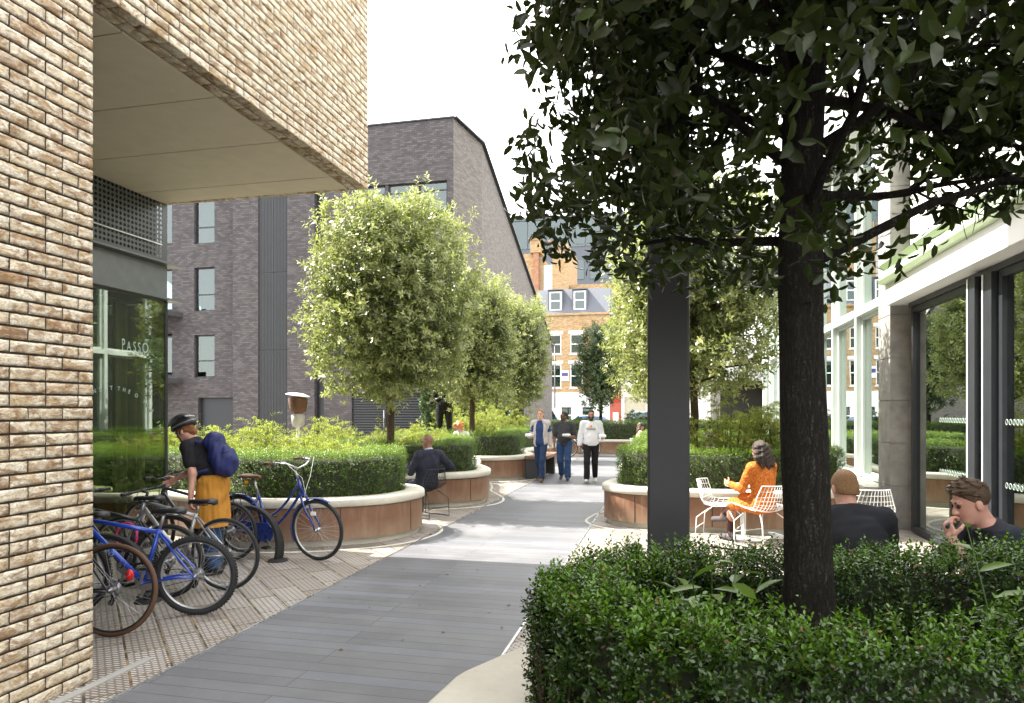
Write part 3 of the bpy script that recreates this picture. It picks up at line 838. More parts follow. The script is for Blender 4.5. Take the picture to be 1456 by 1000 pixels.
wall('wall', plain('render', (.55, .53, .48), .8), wb, P0, P1, .09, 10.5, .3, ops)
for k, (a, b, z0, z1) in enumerate(ops):
    if k < 2:
        s_ = MB(); wbox(s_, frame_of(P0, P1), a, b, -.12, -.08, z0, z1); s_.build('shutter', plain('beige', (.36, .33, .25), .6), wb)
    else: sash(wb, P0, P1, a, b, z0, z1, False)
MB().box(-3.85, 6, 57.7, 57.995, 5.95, 6.5).build('dark_band', M['metal_dark'], wb)
ch = thing('chimney_house', 'tall orange brick house with party wall chimneys above the slate roof', 'building', (-11, 64.5, 0))
g = MB(); g.box(-14.0, -12.6, 65, 72, 0, 17.0); g.box(-12.6, -11.9, 65.3, 72, 0, 16.6); g.box(-10.9, -9.4, 65, 72, 0, 17.8); g.box(-9.3, -3.0, 66, 72, 0, 14.0); g.build('brick_wall', M['brick_yellow'], ch)
g = MB(); g.box(-12.72, -12.2, 64.7, 65, 0, 17.4); g.build('orange_edge', M['brick_red'], ch)
g = MB(); g.box(-15.5, -14.0, 66, 72, 0, 15.6); g.box(-11.9, -10.9, 65.8, 72, 0, 16.0); g.build('white_wall', M['white_paint'], ch)
g = MB(); g.box(-13.0, -12.0, 64.6, 66.5, 17.0, 18.2); g.box(-13.1, -11.9, 64.5, 66.6, 18.2, 18.4); st_ = g.build('chimney_stack', M['brick_yellow'], ch)
g = MB()
for x in (-12.75, -12.3): g.lathe([(.16, 18.4), (.13, 18.9), (.16, 19.0)], (x, 65.2, 0), 8)
for x in (-11.2, -10.7): g.lathe([(.14, 17.8), (.12, 18.3)], (x, 65.4, 0), 8)
g.build('chimney_pots', M['brick_red'], st_)
of = thing('office_block', 'distant blue glass office block above the chimneys', 'building', (-18, 96, 0))
MB().box(-32, 5, 97, 110, 0, 29.5).build('wall', M['slate'], of)
for k in range(13):
    x = -31 + k * 2.8
    MB().box(x, x + 2.65, 96.9, 96.99, 25.2, 29.2).build('window', M['glass_dark'], of) if k % 1 == 0 else None
MB().box(-32, 5, 96.85, 96.99, 29.3, 29.7).build('parapet', M['slate'], of)
for r_ in range(3):
    for k in range(11): MB().box(-30 + k * 3.2, -27.7 + k * 3.2, 96.9, 96.99, 12.5 + 4 * r_, 15.2 + 4 * r_).build('window', M['glass_dark'], of)

# steel column and street lamp
col_ = thing('steel_column', 'tall square grey steel column rising behind the clipped hedge', 'column', (0, 5.05, 0))
MB().box(-.145, .145, 4.9, 5.2, .03, 11).build('shaft', M['galv'], col_, bevel=.018); MB().box(-.2, .2, 4.85, 5.25, 0, .03).build('base_plate', M['galv'], col_)
lp = thing('lamp_post', 'slim dark street lamp post standing before the yellow brick house', 'lamp post', (-8.9, 53, 0))
MB().tube([(-8.9, 54.3, 0), (-8.9, 54.3, 1.2), (-8.9, 54.3, 7)], [.11, .07, .05], 8).build('pole', M['metal_dark'], lp)
g = MB(); g.tube([(-8.9, 54.3, 6.98), (-8.9, 53.9, 7.2), (-8.9, 53.3, 7.25)], .04, 6); g.box(-9.0, -8.8, 52.8, 53.35, 7.18, 7.3); g.build('lamp_head', M['metal_dark'], lp)
# ================================================================== loops, planters
def loop(pts, n=14):
    P = np.array(pts, float); m = len(P); out = []
    for i in range(m):
        p0, p1, p2, p3 = P[i - 1], P[i], P[(i + 1) % m], P[(i + 2) % m]
        for k in range(n):
            t = k / n
            out.append(.5 * (2 * p1 + (p2 - p0) * t + (2 * p0 - 5 * p1 + 4 * p2 - p3) * t * t + (3 * p1 - p0 - 3 * p2 + p3) * t ** 3))
    return resample(np.array(out), .09)
def resample(P, step):
    Q = np.vstack([P, P[:1]]); L = np.r_[0, np.cumsum(np.linalg.norm(np.diff(Q, axis=0), axis=1))]
    n = max(12, int(L[-1] / step)); s = np.linspace(0, L[-1], n, endpoint=False)
    return np.stack([np.interp(s, L, Q[:, k]) for k in (0, 1)], 1)
def inset(P, d):
    """Counter-clockwise loop moved inwards by d."""
    t = np.roll(P, -1, 0) - np.roll(P, 1, 0); t /= np.linalg.norm(t, axis=1)[:, None]
    return P + d * np.stack([-t[:, 1], t[:, 0]], 1)
def ccw(P):
    a = np.sum(P[:, 0] * np.roll(P[:, 1], -1) - np.roll(P[:, 0], -1) * P[:, 1])
    return P if a > 0 else P[::-1]
def stadium(cx, cy, hx, hy, ang=0, n=10):
    r = min(hx, hy); pts = []
    for k in range(2 * n):
        a = -PI / 2 + PI * k / (n - 1) if k < n else PI / 2 + PI * (k - n) / (n - 1)
        s = 1 if k < n else -1
        pts.append((s * (hx - r) + r * math.cos(a), (hy - r) + r * math.sin(a) if False else r * math.sin(a)))
    c, s_ = math.cos(ang), math.sin(ang)
    P = np.array([(cx + c * x - s_ * y, cy + s_ * x + c * y) for x, y in pts])
    return resample(P, .07)
def ring(mb, prof, P, mi=0, smooth=True):
    """Sweep (inset, z) profile points along the loop."""
    n = len(P); base = len(mb.v)
    vs = []
    for d, z in prof:
        Q = inset(P, d); vs += [(q[0], q[1], z) for q in Q]
    fs = [(i * n + k, i * n + (k + 1) % n, (i + 1) * n + (k + 1) % n, (i + 1) * n + k) for i in range(len(prof) - 1) for k in range(n)]
    mb.add(vs, fs, mi, smooth)
def planter(label, P, top=.60, cw=.25):
    P = ccw(P); c = P.mean(0)
    t = thing('planter', label, 'planter', (c[0], c[1], 0), 0, 'curved terracotta planters along the walk')
    mb = MB(); ring(mb, [(.03, .075), (0, .08), (0, top - .115), (.04, top - .113)], P, 0, False)
    mb.build('panel_wall', M['rust'], t)
    mb = MB(); ring(mb, [(.05, -.01), (.05, .08)], P); ring(mb, [(-.30, .005), (-.29, .012), (-.255, .012), (-.25, .002)], P); mb.build('plinth', M['coping'], t)
    j = MB()
    step = max(1, int(1.15 / .09))
    for i in range(0, len(P), step):
        q = P[i]; tt = P[(i + 1) % len(P)] - P[i - 1]; tt /= np.linalg.norm(tt); nn = np.array([tt[1], -tt[0]])
        a = q - tt * .006 + nn * .003; b = q + tt * .006 + nn * .003
        j.add([(*a, .085), (*b, .085), (*b, top - .118), (*a, top - .118)], [(0, 1, 2, 3)])
    j.build('panel_joints', M['black'], t)
    mb = MB()
    ring(mb, [(.035, top - .108), (-.022, top - .106), (-.034, top - .095), (-.036, top - .035), (-.026, top - .012), (-.005, top), (cw - .03, top), (cw - .005, top - .008), (cw, top - .03), (cw, top - .14)], P)
    mb.build('coping', M['coping'], t)
    Q = inset(P, cw - .01); mb = MB(); mb.add([(q[0], q[1], top - .06) for q in Q], [tuple(range(len(Q)))]); mb.build('soil', M['soil'], t)
    return t

# ================================================================== leaves
LEAF6 = (np.array([(0, 0, 0), (.32, .5, .06), (.72, .38, .03), (1, 0, -.08), (.72, -.38, .03), (.32, -.5, .06), (.5, 0, -.02)]), np.array([(0, 6, 2, 1), (6, 3, 2, 2), (0, 5, 4, 6), (6, 4, 3, 3)]))
def norm(a): return a / np.maximum(np.linalg.norm(a, axis=-1, keepdims=True), 1e-9)
def leaves_mesh(name, P, D, N, L, Wd, tint, mat, parent=None, fold=.0, kind='quad'):
    """P base, D direction, N normal-ish, L length, Wd width (arrays). One mesh, a 'tint' per leaf."""
    D = norm(D); S = norm(np.cross(D, N)); U = np.cross(S, D)
    L = np.asarray(L)[:, None]; Wd = np.asarray(Wd)[:, None]
    if kind == 'quad':
        V = np.stack([P, P + D * L * .42 + S * Wd * .5 + U * L * .05, P + D * L - U * L * .06, P + D * L * .42 - S * Wd * .5 + U * L * .05], 1)
        F = np.arange(len(P) * 4).reshape(-1, 4); k = 4
    else:
        pr = [(0, 0, 0), (.28, .42, .10), (.66, .40, .07), (1, 0, -.12), (.66, -.40, .07), (.28, -.42, .10), (.47, 0, .0)]
        V = np.stack([P + D * L * a + S * Wd * b + U * Wd * c * (1 + fold) for a, b, c in pr], 1)
        k = 7
        f = np.array([(0, 6, 2, 1), (6, 3, 2, 2)])
        f = np.array([(0, 6, 1), (1, 6, 2), (6, 3, 2), (0, 5, 6), (6, 5, 4), (6, 4, 3)])
        F = (f[None] + (np.arange(len(P)) * 7)[:, None, None]).reshape(-1, 3)
    me = mesh_np(name, V.reshape(-1, 3), F)
    at = me.attributes.new('tint', 'FLOAT', 'POINT')
    at.data.foreach_set('value', np.repeat(np.asarray(tint, dtype=np.float32), k))
    return link_mesh(name, me, mat, parent)
def rand_dirs(n): return norm(RNG.normal(size=(n, 3)))
def shoots(C, A, nl, length, leaf, wratio, spread=.9, tint=None, jitter=.3, size_j=.3):
    """Leaf whorls up short shoots. C base (n,3), A axis, nl leaves per shoot -> leaf arrays."""
    n = len(C); A = norm(A)
    R = norm(np.cross(A, rand_dirs(n))); B = np.cross(A, R)
    k = np.tile(np.arange(nl), (n, 1)); f = (k + .5) / nl
    ang = k * 2.4 + RNG.uniform(0, 6.28, (n, 1)) + RNG.normal(0, .2, (n, nl))
    out = np.cos(ang)[..., None] * R[:, None] + np.sin(ang)[..., None] * B[:, None]
    sp = spread * (1.15 - .75 * f)[..., None]
    D = norm(out * sp + A[:, None] * (1 - spread * .6) + RNG.normal(0, jitter * .5, (n, nl, 3)))
    P = C[:, None] + A[:, None] * (length * f)[..., None] * 1.0
    N = norm(A[:, None] * 1.0 - out * .3 + RNG.normal(0, jitter, (n, nl, 3)))
    L = leaf * (1 - size_j * RNG.random((n, nl))) * (1.0 - .35 * f)
    T = np.broadcast_to((RNG.random(n) if tint is None else tint)[:, None], (n, nl)) * (.4 + .6 * f)
    r = lambda x: x.reshape(-1, x.shape[-1]) if x.ndim == 3 else x.reshape(-1)
    return r(P), r(D), r(N), r(L), r(L) * wratio, r(np.array(T))
def bump_noise(P, f, seed):
    r = np.random.default_rng(seed); v = np.zeros(len(P))
    for k in range(7):
        w = r.normal(size=3) * f * (1 + k * .45); v += np.sin(P @ w + r.uniform(0, 6.28)) / (1 + .5 * k)
    return v / 2.2

# ------------------------------------------------------------------ hedges
def hedge(label, P, d0, d1, z0, z1, density, leaf, mat, clip=None, tips=.12, nl=6, seed=1, group='clipped box hedges in the planters', twigs=0, core_in=.07, kind='quad', depth=.09, bump=.020, dry=0):
    P = ccw(P); n = len(P)
    Po, Pi_ = inset(P, d0), inset(P, d1)
    seg = np.linalg.norm(np.roll(P, -1, 0) - P, axis=1); Lt = seg.sum()
    hh, ww = z1 - z0, d1 - d0
    per = 2 * hh + ww
    N_ = int(Lt * per * density)
    s = RNG.random(N_) * n; i = s.astype(int) % n; fr = (s - np.floor(s))[:, None]; j = (i + 1) % n
    a = RNG.random(N_) * per
    o = Po[i] * (1 - fr) + Po[j] * fr; q = Pi_[i] * (1 - fr) + Pi_[j] * fr
    inw = norm(q - o)
    lat = np.clip(a - hh, 0, ww) / ww
    z = np.where(a < hh, z0 + a, np.where(a > hh + ww, z1 - (a - hh - ww), z1))
    nrm = np.zeros((N_, 3))
    nrm[a < hh, :2] = -inw[a < hh]; nrm[a > hh + ww, :2] = inw[a > hh + ww]; nrm[(a >= hh) & (a <= hh + ww), 2] = 1
    # round the shoulders
    sh = .07
    for side, m in ((0, a < hh), (1, a > hh + ww)):
        e = np.clip((z - (z1 - sh)) / sh, 0, 1) * m
        nrm[:, 2] += e * .8
        lat = np.where(m, lat + (1 if side == 0 else -1) * .25 * e ** 2 * sh / ww * 2, lat)
    nrm = norm(nrm)
    xy = o + (q - o) * lat[:, None]
    C = np.c_[xy, z]
    C -= nrm * (RNG.random(N_)[:, None] ** 1.5 * depth)
    b = bump_noise(C, 7, seed)
    C += nrm * (b * bump + bump_noise(C, 2.6, seed + 3) * bump)[:, None]
    keep = np.ones(N_, bool)
    if clip is not None: keep &= clip(C[:, 0], C[:, 1], nrm)
    C, nrm = C[keep], nrm[keep]; N_ = len(C)
    top = nrm[:, 2] > .5
    A = nrm * .7 + np.array([0, 0, .75]) + RNG.normal(0, .38, (N_, 3))
    up = top & (RNG.random(N_) < tips)
    C[up] += np.array([0, 0, 1]) * RNG.uniform(.02, .055, (up.sum(), 1)); A[up] = np.array([0, 0, 1]) + RNG.normal(0, .22, (up.sum(), 3))
    tint = np.where(top, RNG.uniform(.35, 1, N_), RNG.uniform(0, .35, N_) ** 1.3); tint[up] = RNG.uniform(.75, 1, up.sum())  # lighter new growth on top; the added top-to-side contrast is painted light
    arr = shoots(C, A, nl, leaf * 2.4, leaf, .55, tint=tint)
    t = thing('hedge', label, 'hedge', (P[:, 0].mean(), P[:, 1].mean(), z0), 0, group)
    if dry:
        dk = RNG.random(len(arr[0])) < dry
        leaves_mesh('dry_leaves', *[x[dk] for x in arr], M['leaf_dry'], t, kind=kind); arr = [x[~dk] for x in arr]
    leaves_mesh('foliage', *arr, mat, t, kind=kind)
    mb = MB(); ring(mb, [(d0 + core_in, z0 - .03), (d0 + core_in, z1 - core_in - .04), (d0 + core_in + .06, z1 - core_in), (d1 - core_in - .06, z1 - core_in), (d1 - core_in, z1 - core_in - .04), (d1 - core_in, z0 - .03)], P)  # solid dark core added inside the leaves as backing
    if twigs:
        for _ in range(twigs):
            k = RNG.integers(n); f = RNG.random(); inn = RNG.random() < .3
            q0 = (Po if not inn else Pi_)[k] * (1 - f) + (Po if not inn else Pi_)[(k + 1) % n] * f
            if clip is not None and not clip(np.array([q0[0]]), np.array([q0[1]]), np.zeros((1, 3)))[0]: continue
            iw = norm((Pi_[k] - Po[k])[None])[0] * (1 if not inn else -1)
            pts = [(q0[0] + iw[0] * .03, q0[1] + iw[1] * .03, z0 - .02)]
            for zz in np.linspace(z0 + .08, z0 + (z1 - z0) * RNG.uniform(.5, .95), 5):
                pts.append((q0[0] - iw[0] * .004 + RNG.normal(0, .013), q0[1] - iw[1] * .004 + RNG.normal(0, .013), zz))
            mb.tube(pts, [.005, .0045, .004, .0035, .003, .002], 4, mi=1)
    mb.build('core_and_twigs', [M['hedge_core'], M['bark_pale']], t)
    return t

# ------------------------------------------------------------------ shrubs
def shrub(name, label, cat, c, rx, ry, z0, h, stems, mat, leaf=.05, wr=.34, per=26, group=None, red=None, airy=.55, nl=7, droop=.25):
    """Upright stems with sprays of narrow leaflets round each one."""
    t = thing(name, label, cat, (c[0], c[1], z0), 0, group)
    mb = MB(); Cs, As, Ts = [], [], []
    for _ in range(stems):
        a, r = RNG.uniform(0, 6.28), math.sqrt(RNG.random())
        bx, by = c[0] + rx * .55 * r * math.cos(a), c[1] + ry * .55 * r * math.sin(a)
        tx, ty = c[0] + rx * r * math.cos(a), c[1] + ry * r * math.sin(a)
        hh = h * RNG.uniform(.62, 1.0) * (1 - .32 * r * r)
        pts = [Vector((bx + (tx - bx) * f ** 1.4, by + (ty - by) * f ** 1.4, z0 + hh * f)) for f in (0, .25, .5, .75, 1)]
        mb.tube(pts, [.009, .008, .006, .005, .002], 4, caps=False)
        for _k in range(per):
            f = 1 - RNG.random() ** 1.25 * airy * 1.2; f = max(f, .08)
            q = Vector((bx + (tx - bx) * f ** 1.4, by + (ty - by) * f ** 1.4, z0 + hh * f))
            d = Vector((RNG.normal(), RNG.normal(), RNG.uniform(-.1, .9))).normalized()
            ln = RNG.uniform(.06, .24)
            for m in range(3):
                e = q + d * ln * (m + 1) / 3 + Vector((0, 0, -droop * ln * ((m + 1) / 3) ** 2))
                Cs.append(e); As.append((d.x, d.y, d.z * .5 - droop * m / 3)); Ts.append(min(1, max(0, f * 1.1 - .2 + RNG.normal(0, .2))))
    C = np.array([tuple(x) for x in Cs]); A = np.array(As)
    arr = shoots(C, A, nl, leaf * 1.6, leaf, wr, spread=1.0, tint=np.array(Ts), jitter=.35)
    n = len(arr[0])
    if red is not None:
        k = np.repeat(RNG.random(len(C)) < red, nl)
        leaves_mesh('foliage', *[x[~k] for x in arr], mat, t); leaves_mesh('red_foliage', *[x[k] for x in arr], M['leaf_red'], t)
    else: leaves_mesh('foliage', *arr, mat, t)
    mb.build('stems', M['twig'], t)
    return t

# ------------------------------------------------------------------ small clipped street trees
def crown_points(n, r, h, p=2.6, shell=.45, flat=.0):
    """Points near the surface of a rounded drum, radius r, height h, centred at 0."""
    d = rand_dirs(n)
    k = (np.abs(d[:, 0]) ** 2 + np.abs(d[:, 1]) ** 2) ** .5
    g = (k ** p + np.abs(d[:, 2]) ** p) ** (-1 / p)
    f = 1 - shell * RNG.random(n) ** 1.7
    return d * (g * f)[:, None] * np.array([r, r, h / 2]), d, f
def tree(label, loc, r, z0, z1, n, leaf, trunk_r, mat, bark, group, seed=1, nl=8, lump=.17, base=.5, wr=.42, proto=None, kind='quad', p=4.2, lean=0):
    if proto is not None:
        t = copy_tree(proto); t.location = loc; t.rotation_euler.z = seed * 1.7; t['label'] = label
        t.scale = (r, r, z1 / 5.5); return t
    t = thing('tree', label, 'tree', (0, 0, 0), 0, group)
    h = z1 - z0; zc = (z0 + z1) / 2
    C, d, f = crown_points(n, r, h, p, shell=.6)
    b = bump_noise(C, 2.4 / r * 1.3, seed) + .6 * bump_noise(C, 6 / r, seed + 5)
    C *= (1 + lump * b)[:, None]
    gap = bump_noise(C, 5.2 / r, seed + 9)
    keep = (gap > -.30) | (RNG.random(n) < .20); C, d, f = C[keep], d[keep], f[keep]; n = len(C)
    long_ = RNG.random(n) < .14
    C[long_] += d[long_] * RNG.uniform(.05, .24, (long_.sum(), 1))
    C[:, 2] += zc
    A = d * .8 + np.array([0, 0, .45]) + RNG.normal(0, .45, (n, 3))
    tint = np.clip((f - .75) * 2.6 + RNG.normal(0, .2, n) + .15 * (d[:, 2] > .2), 0, 1)  # outer and top leaves paler: sunlit highlights put into the colour
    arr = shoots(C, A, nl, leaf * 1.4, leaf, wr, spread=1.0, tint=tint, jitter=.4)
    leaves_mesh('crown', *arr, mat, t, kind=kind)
    mb = MB()
    pts = [(RNG.normal(0, .012), RNG.normal(0, .012), z) for z in np.linspace(base, z0 + h * .75, 8)]
    mb.tube(pts, [trunk_r * (1.15 if i == 0 else 1 - .07 * i) for i in range(8)], 10)
    for k in range(26):
        z = z0 + h * RNG.uniform(.0, .7); a = RNG.uniform(0, 6.28); ln = r * RNG.uniform(.6, .95); up = RNG.uniform(.1, .8)
        mb.tube([(0, 0, z), (ln * .5 * math.cos(a), ln * .5 * math.sin(a), z + up * ln * .35), (ln * math.cos(a + .2), ln * math.sin(a + .2), z + up * ln * .8)], [trunk_r * .4, trunk_r * .25, .006], 5, caps=False)
    mb.build('trunk', bark, t)
    t.location = loc
    return t

# ================================================================== planters
L1 = loop([(-6.05, 7.85), (-5.4, 7.55), (-4.77, 7.58), (-4.1, 7.85), (-3.62, 8.25), (-3.42, 8.75), (-3.42, 9.2), (-3.7, 9.65), (-4.2, 9.85), (-5.0, 10.1), (-6.5, 10.5), (-8.6, 10.3), (-9.4, 9.2), (-8.4, 8.3), (-7.0, 8.15)])
L2 = loop([(-8.6, 11.0), (-6.4, 11.15), (-5.2, 11.0), (-4.45, 11.25), (-3.75, 11.6), (-3.36, 12.1), (-3.36, 12.7), (-3.6, 13.3), (-3.95, 14.0), (-4.2, 15.0), (-4.6, 15.6), (-6.4, 15.7), (-8.4, 15.3), (-9.2, 13.2)])
L3 = loop([(-7.6, 16.25), (-5.6, 16.15), (-4.6, 16.05), (-3.85, 16.35), (-3.5, 16.9), (-3.5, 17.7), (-3.9, 18.6), (-4.0, 20), (-3.7, 22), (-3.9, 24), (-5.4, 24.6), (-7.6, 23.5), (-8.2, 20), (-8.2, 17.5)])
R1 = loop([(-.95, 10.9), (-.93, 10.45), (-.6, 10.1), (.0, 9.93), (.8, 9.9), (1.7, 10.0), (2.4, 10.35), (2.72, 11.0), (2.5, 11.6), (1.8, 12.0), (.6, 12.1), (-.3, 11.9), (-.8, 11.45)])
R2 = loop([(-.95, 14.5), (-.85, 13.75), (-.2, 13.4), (1.0, 13.4), (2.2, 13.6), (2.7, 14.4), (2.6, 16.6), (1.8, 17.3), (.2, 17.3), (-.7, 16.6)])
R3 = loop([(-.95, 19.6), (-.7, 18.9), (.2, 18.6), (1.8, 18.8), (2.5, 19.8), (2.4, 22.2), (1.2, 22.8), (-.3, 22.5), (-.9, 21.4)])
FAR = loop([(-4.9, 27.4), (-4.0, 26.75), (-2.2, 26.7), (0, 26.9), (3.0, 27.2), (3.6, 28.4), (2.2, 29.6), (-2.0, 29.7), (-4.6, 29.0)])
NR = stadium(1.50, 3.02, 2.50, 1.15, rad(14))
planter('long curved planter with a lobed end right behind the parked blue bicycles', L1)
planter('curved planter whose rounded end stands behind the seated man in navy', L2)
planter('planter ending in a timber seat beside the three walking men', L3)
planter('curved planter behind the woman in the orange dress', R1)
planter('planter behind the shrub carrying the tree beside the steel column', R2)
planter('planter further up the walk next to the person in a dark cap', R3)
planter('planter closing the far end of the plank walk', FAR)
planter('planter with a pale rounded kerb holding the big dark tree', NR, top=.50, cw=.38)
bn = thing('bench', 'timber slab seat fixed to the end of the terracotta planter beside the walkers', 'bench', (-3.3, 17.6, 0))
MB().box(-3.52, -2.95, 16.75, 18.6, .50, .58).build('seat', M['rust'], bn, bevel=.01); MB().box(-3.5, -3.02, 16.8, 17.0, 0, .5).build('leg', M['galv'], bn); MB().box(-3.5, -3.02, 18.3, 18.5, 0, .5).build('leg', M['galv'], bn)

# ================================================================== hedges
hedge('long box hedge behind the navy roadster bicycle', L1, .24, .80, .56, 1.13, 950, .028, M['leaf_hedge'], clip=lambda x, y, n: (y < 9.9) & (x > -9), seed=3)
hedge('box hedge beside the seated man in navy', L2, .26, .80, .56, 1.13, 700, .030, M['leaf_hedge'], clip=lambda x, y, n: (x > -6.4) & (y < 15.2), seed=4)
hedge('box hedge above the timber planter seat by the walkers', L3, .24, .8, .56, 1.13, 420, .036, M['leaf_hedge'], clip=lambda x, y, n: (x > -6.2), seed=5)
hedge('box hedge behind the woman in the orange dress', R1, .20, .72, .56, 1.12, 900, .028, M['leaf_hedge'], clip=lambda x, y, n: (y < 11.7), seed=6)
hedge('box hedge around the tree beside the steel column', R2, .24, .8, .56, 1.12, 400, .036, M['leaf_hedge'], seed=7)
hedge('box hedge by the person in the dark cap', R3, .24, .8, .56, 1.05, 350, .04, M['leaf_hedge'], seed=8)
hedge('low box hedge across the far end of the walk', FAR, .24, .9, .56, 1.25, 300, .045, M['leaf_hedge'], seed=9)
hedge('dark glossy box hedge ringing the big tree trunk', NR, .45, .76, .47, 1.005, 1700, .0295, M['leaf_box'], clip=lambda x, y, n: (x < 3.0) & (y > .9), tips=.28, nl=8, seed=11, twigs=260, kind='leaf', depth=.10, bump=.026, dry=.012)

# ================================================================== shrubs
sg = 'feathery shrubs in the planters'
for k, (x, y, rx, ry, h) in enumerate([(-5.1, 8.95, .6, .5, 1.0), (-5.9, 9.2, .6, .5, 1.15), (-6.6, 9.2, .55, .5, 1.05), (-4.6, 9.1, .45, .4, .75), (-7.6, 9.3, .6, .6, 1.1)]):
    shrub('feathery_shrub', ['pale green feathery shrub behind the hedge and the cyclist', 'tall feathery shrub below the patio heater', 'feathery shrub against the shop glass corner', 'low yellow-green shrub near the lobed planter end', 'feathery shrub seen through the shop corner'][k], 'shrub', (x, y), rx, ry, .54, h, 24, M['leaf_nandina'], .052, .30, 22, sg, red=.03)
for k, (x, y, rx, ry, h) in enumerate([(-5.4, 12.1, .6, .45, .95), (-6.6, 12.3, .7, .6, 1.1), (-4.9, 12.5, .45, .4, .8), (-5.0, 14.4, .6, .5, .8)]):
    shrub('feathery_shrub', ['yellowish shrub at the foot of the nearest lit tree', 'broad feathery shrub in front of the louvred doors', 'reddish tipped shrub under the nearest lit tree trunk', 'pale shrub between the first and second lit trees'][k], 'shrub', (x, y), rx, ry, .54, h, 22, M['leaf_nandina'], .058, .30, 18, sg, red=[.03, .03, .18, .05][k])
for k, (x, y, rx, ry, h) in enumerate([(.85, 11.1, .75, .4, 1.55), (1.7, 11.15, .6, .45, 1.5), (.1, 11.1, .5, .35, .95)]):
    shrub('feathery_shrub', ['big bright green shrub behind the woman in orange', 'leafy shrub with reddish tips beside the tall glazing', 'small shrub beside the steel column and planter end'][k], 'shrub', (x, y), rx, ry, .54, h, 34, M['leaf_nandina'], .05, .32, 26, sg, red=[.03, .12, .03][k], airy=.75)
for k, (x, y, rx, h) in enumerate([(-5.3, 19.2, .8, 1.4), (-5.0, 21.6, .9, 1.6), (-6.3, 20.8, 1.2, 2.2), (-6.6, 17.3, .7, .9)]):
    shrub('feathery_shrub', ['shrub with orange tips behind the curly haired person', 'bushy shrub between second and third lit trees', 'tall bushy shrub behind the bronze statue', 'low pale shrub at the foot of the bronze statue'][k], 'shrub', (x, y), rx, rx * .8, .54, h, 26, M['leaf_nandina'], .07, .36, 20, sg, red=[.1, .0, .0, .05][k], airy=.9)
for k, (x, y) in enumerate([(-1.2, 28.2), (.6, 28.3), (-3.6, 28.2)]):
    shrub('leafy_bush', ['dark leafy bush right of the far tree trunk', 'leafy bush in front of the pale shutters', 'leafy bush in front of the white van'][k], 'shrub', (x, y), .6, .5, .54, 1.3 - .2 * (k == 2), 20, M['leaf_far'], .09, .45, 14, 'bushes at the far end of the walk', airy=.9)
# ivy screen behind the statue
def ivy(label, x0, x1, y, z1, n, leaf):
    t = thing('ivy_screen', label, 'ivy', ((x0 + x1) / 2, y, 0))
    C = np.c_[RNG.uniform(x0, x1, n), y + RNG.normal(0, .10, n), RNG.uniform(0, z1, n)]
    C[:, 1] += .18 * bump_noise(C, 2.2, 31); C[:, 2] *= 1 + .06 * bump_noise(C, 3, 33)
    A = np.array([0, -1, .1]) + RNG.normal(0, .5, (n, 3))
    leaves_mesh('foliage', *shoots(C, A, 5, leaf, leaf, .7, tint=RNG.random(n)), M['leaf_ivy'], t)
    MB().box(x0, x1, y + .12, y + .25, 0, z1 * .94).build('trellis', M['hedge_core'], t)
ivy('dark ivy covered screen behind the bronze statue', -9.3, -5.3, 24.9, 2.9, 5200, .11)

# ================================================================== trees
gl = 'clipped evergreen trees along the walk'
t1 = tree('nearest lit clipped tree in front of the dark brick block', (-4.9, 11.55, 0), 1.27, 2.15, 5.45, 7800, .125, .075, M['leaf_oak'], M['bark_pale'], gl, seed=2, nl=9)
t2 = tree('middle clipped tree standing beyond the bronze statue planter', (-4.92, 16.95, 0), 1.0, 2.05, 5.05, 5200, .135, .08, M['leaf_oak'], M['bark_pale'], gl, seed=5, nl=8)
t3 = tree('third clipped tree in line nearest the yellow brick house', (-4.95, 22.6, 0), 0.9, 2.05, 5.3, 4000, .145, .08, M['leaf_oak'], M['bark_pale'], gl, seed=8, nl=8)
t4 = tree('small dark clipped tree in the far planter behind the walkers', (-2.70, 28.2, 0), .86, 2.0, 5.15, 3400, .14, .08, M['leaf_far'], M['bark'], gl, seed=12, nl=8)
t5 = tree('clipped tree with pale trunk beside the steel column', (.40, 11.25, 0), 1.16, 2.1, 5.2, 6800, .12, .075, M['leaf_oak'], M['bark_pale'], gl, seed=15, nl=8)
t6 = tree('clipped tree partly hidden behind the steel column', (-.05, 16.3, 0), 1.15, 2.0, 5.2, 5000, .13, .08, M['leaf_oak'], M['bark_pale'], gl, seed=18, nl=8)

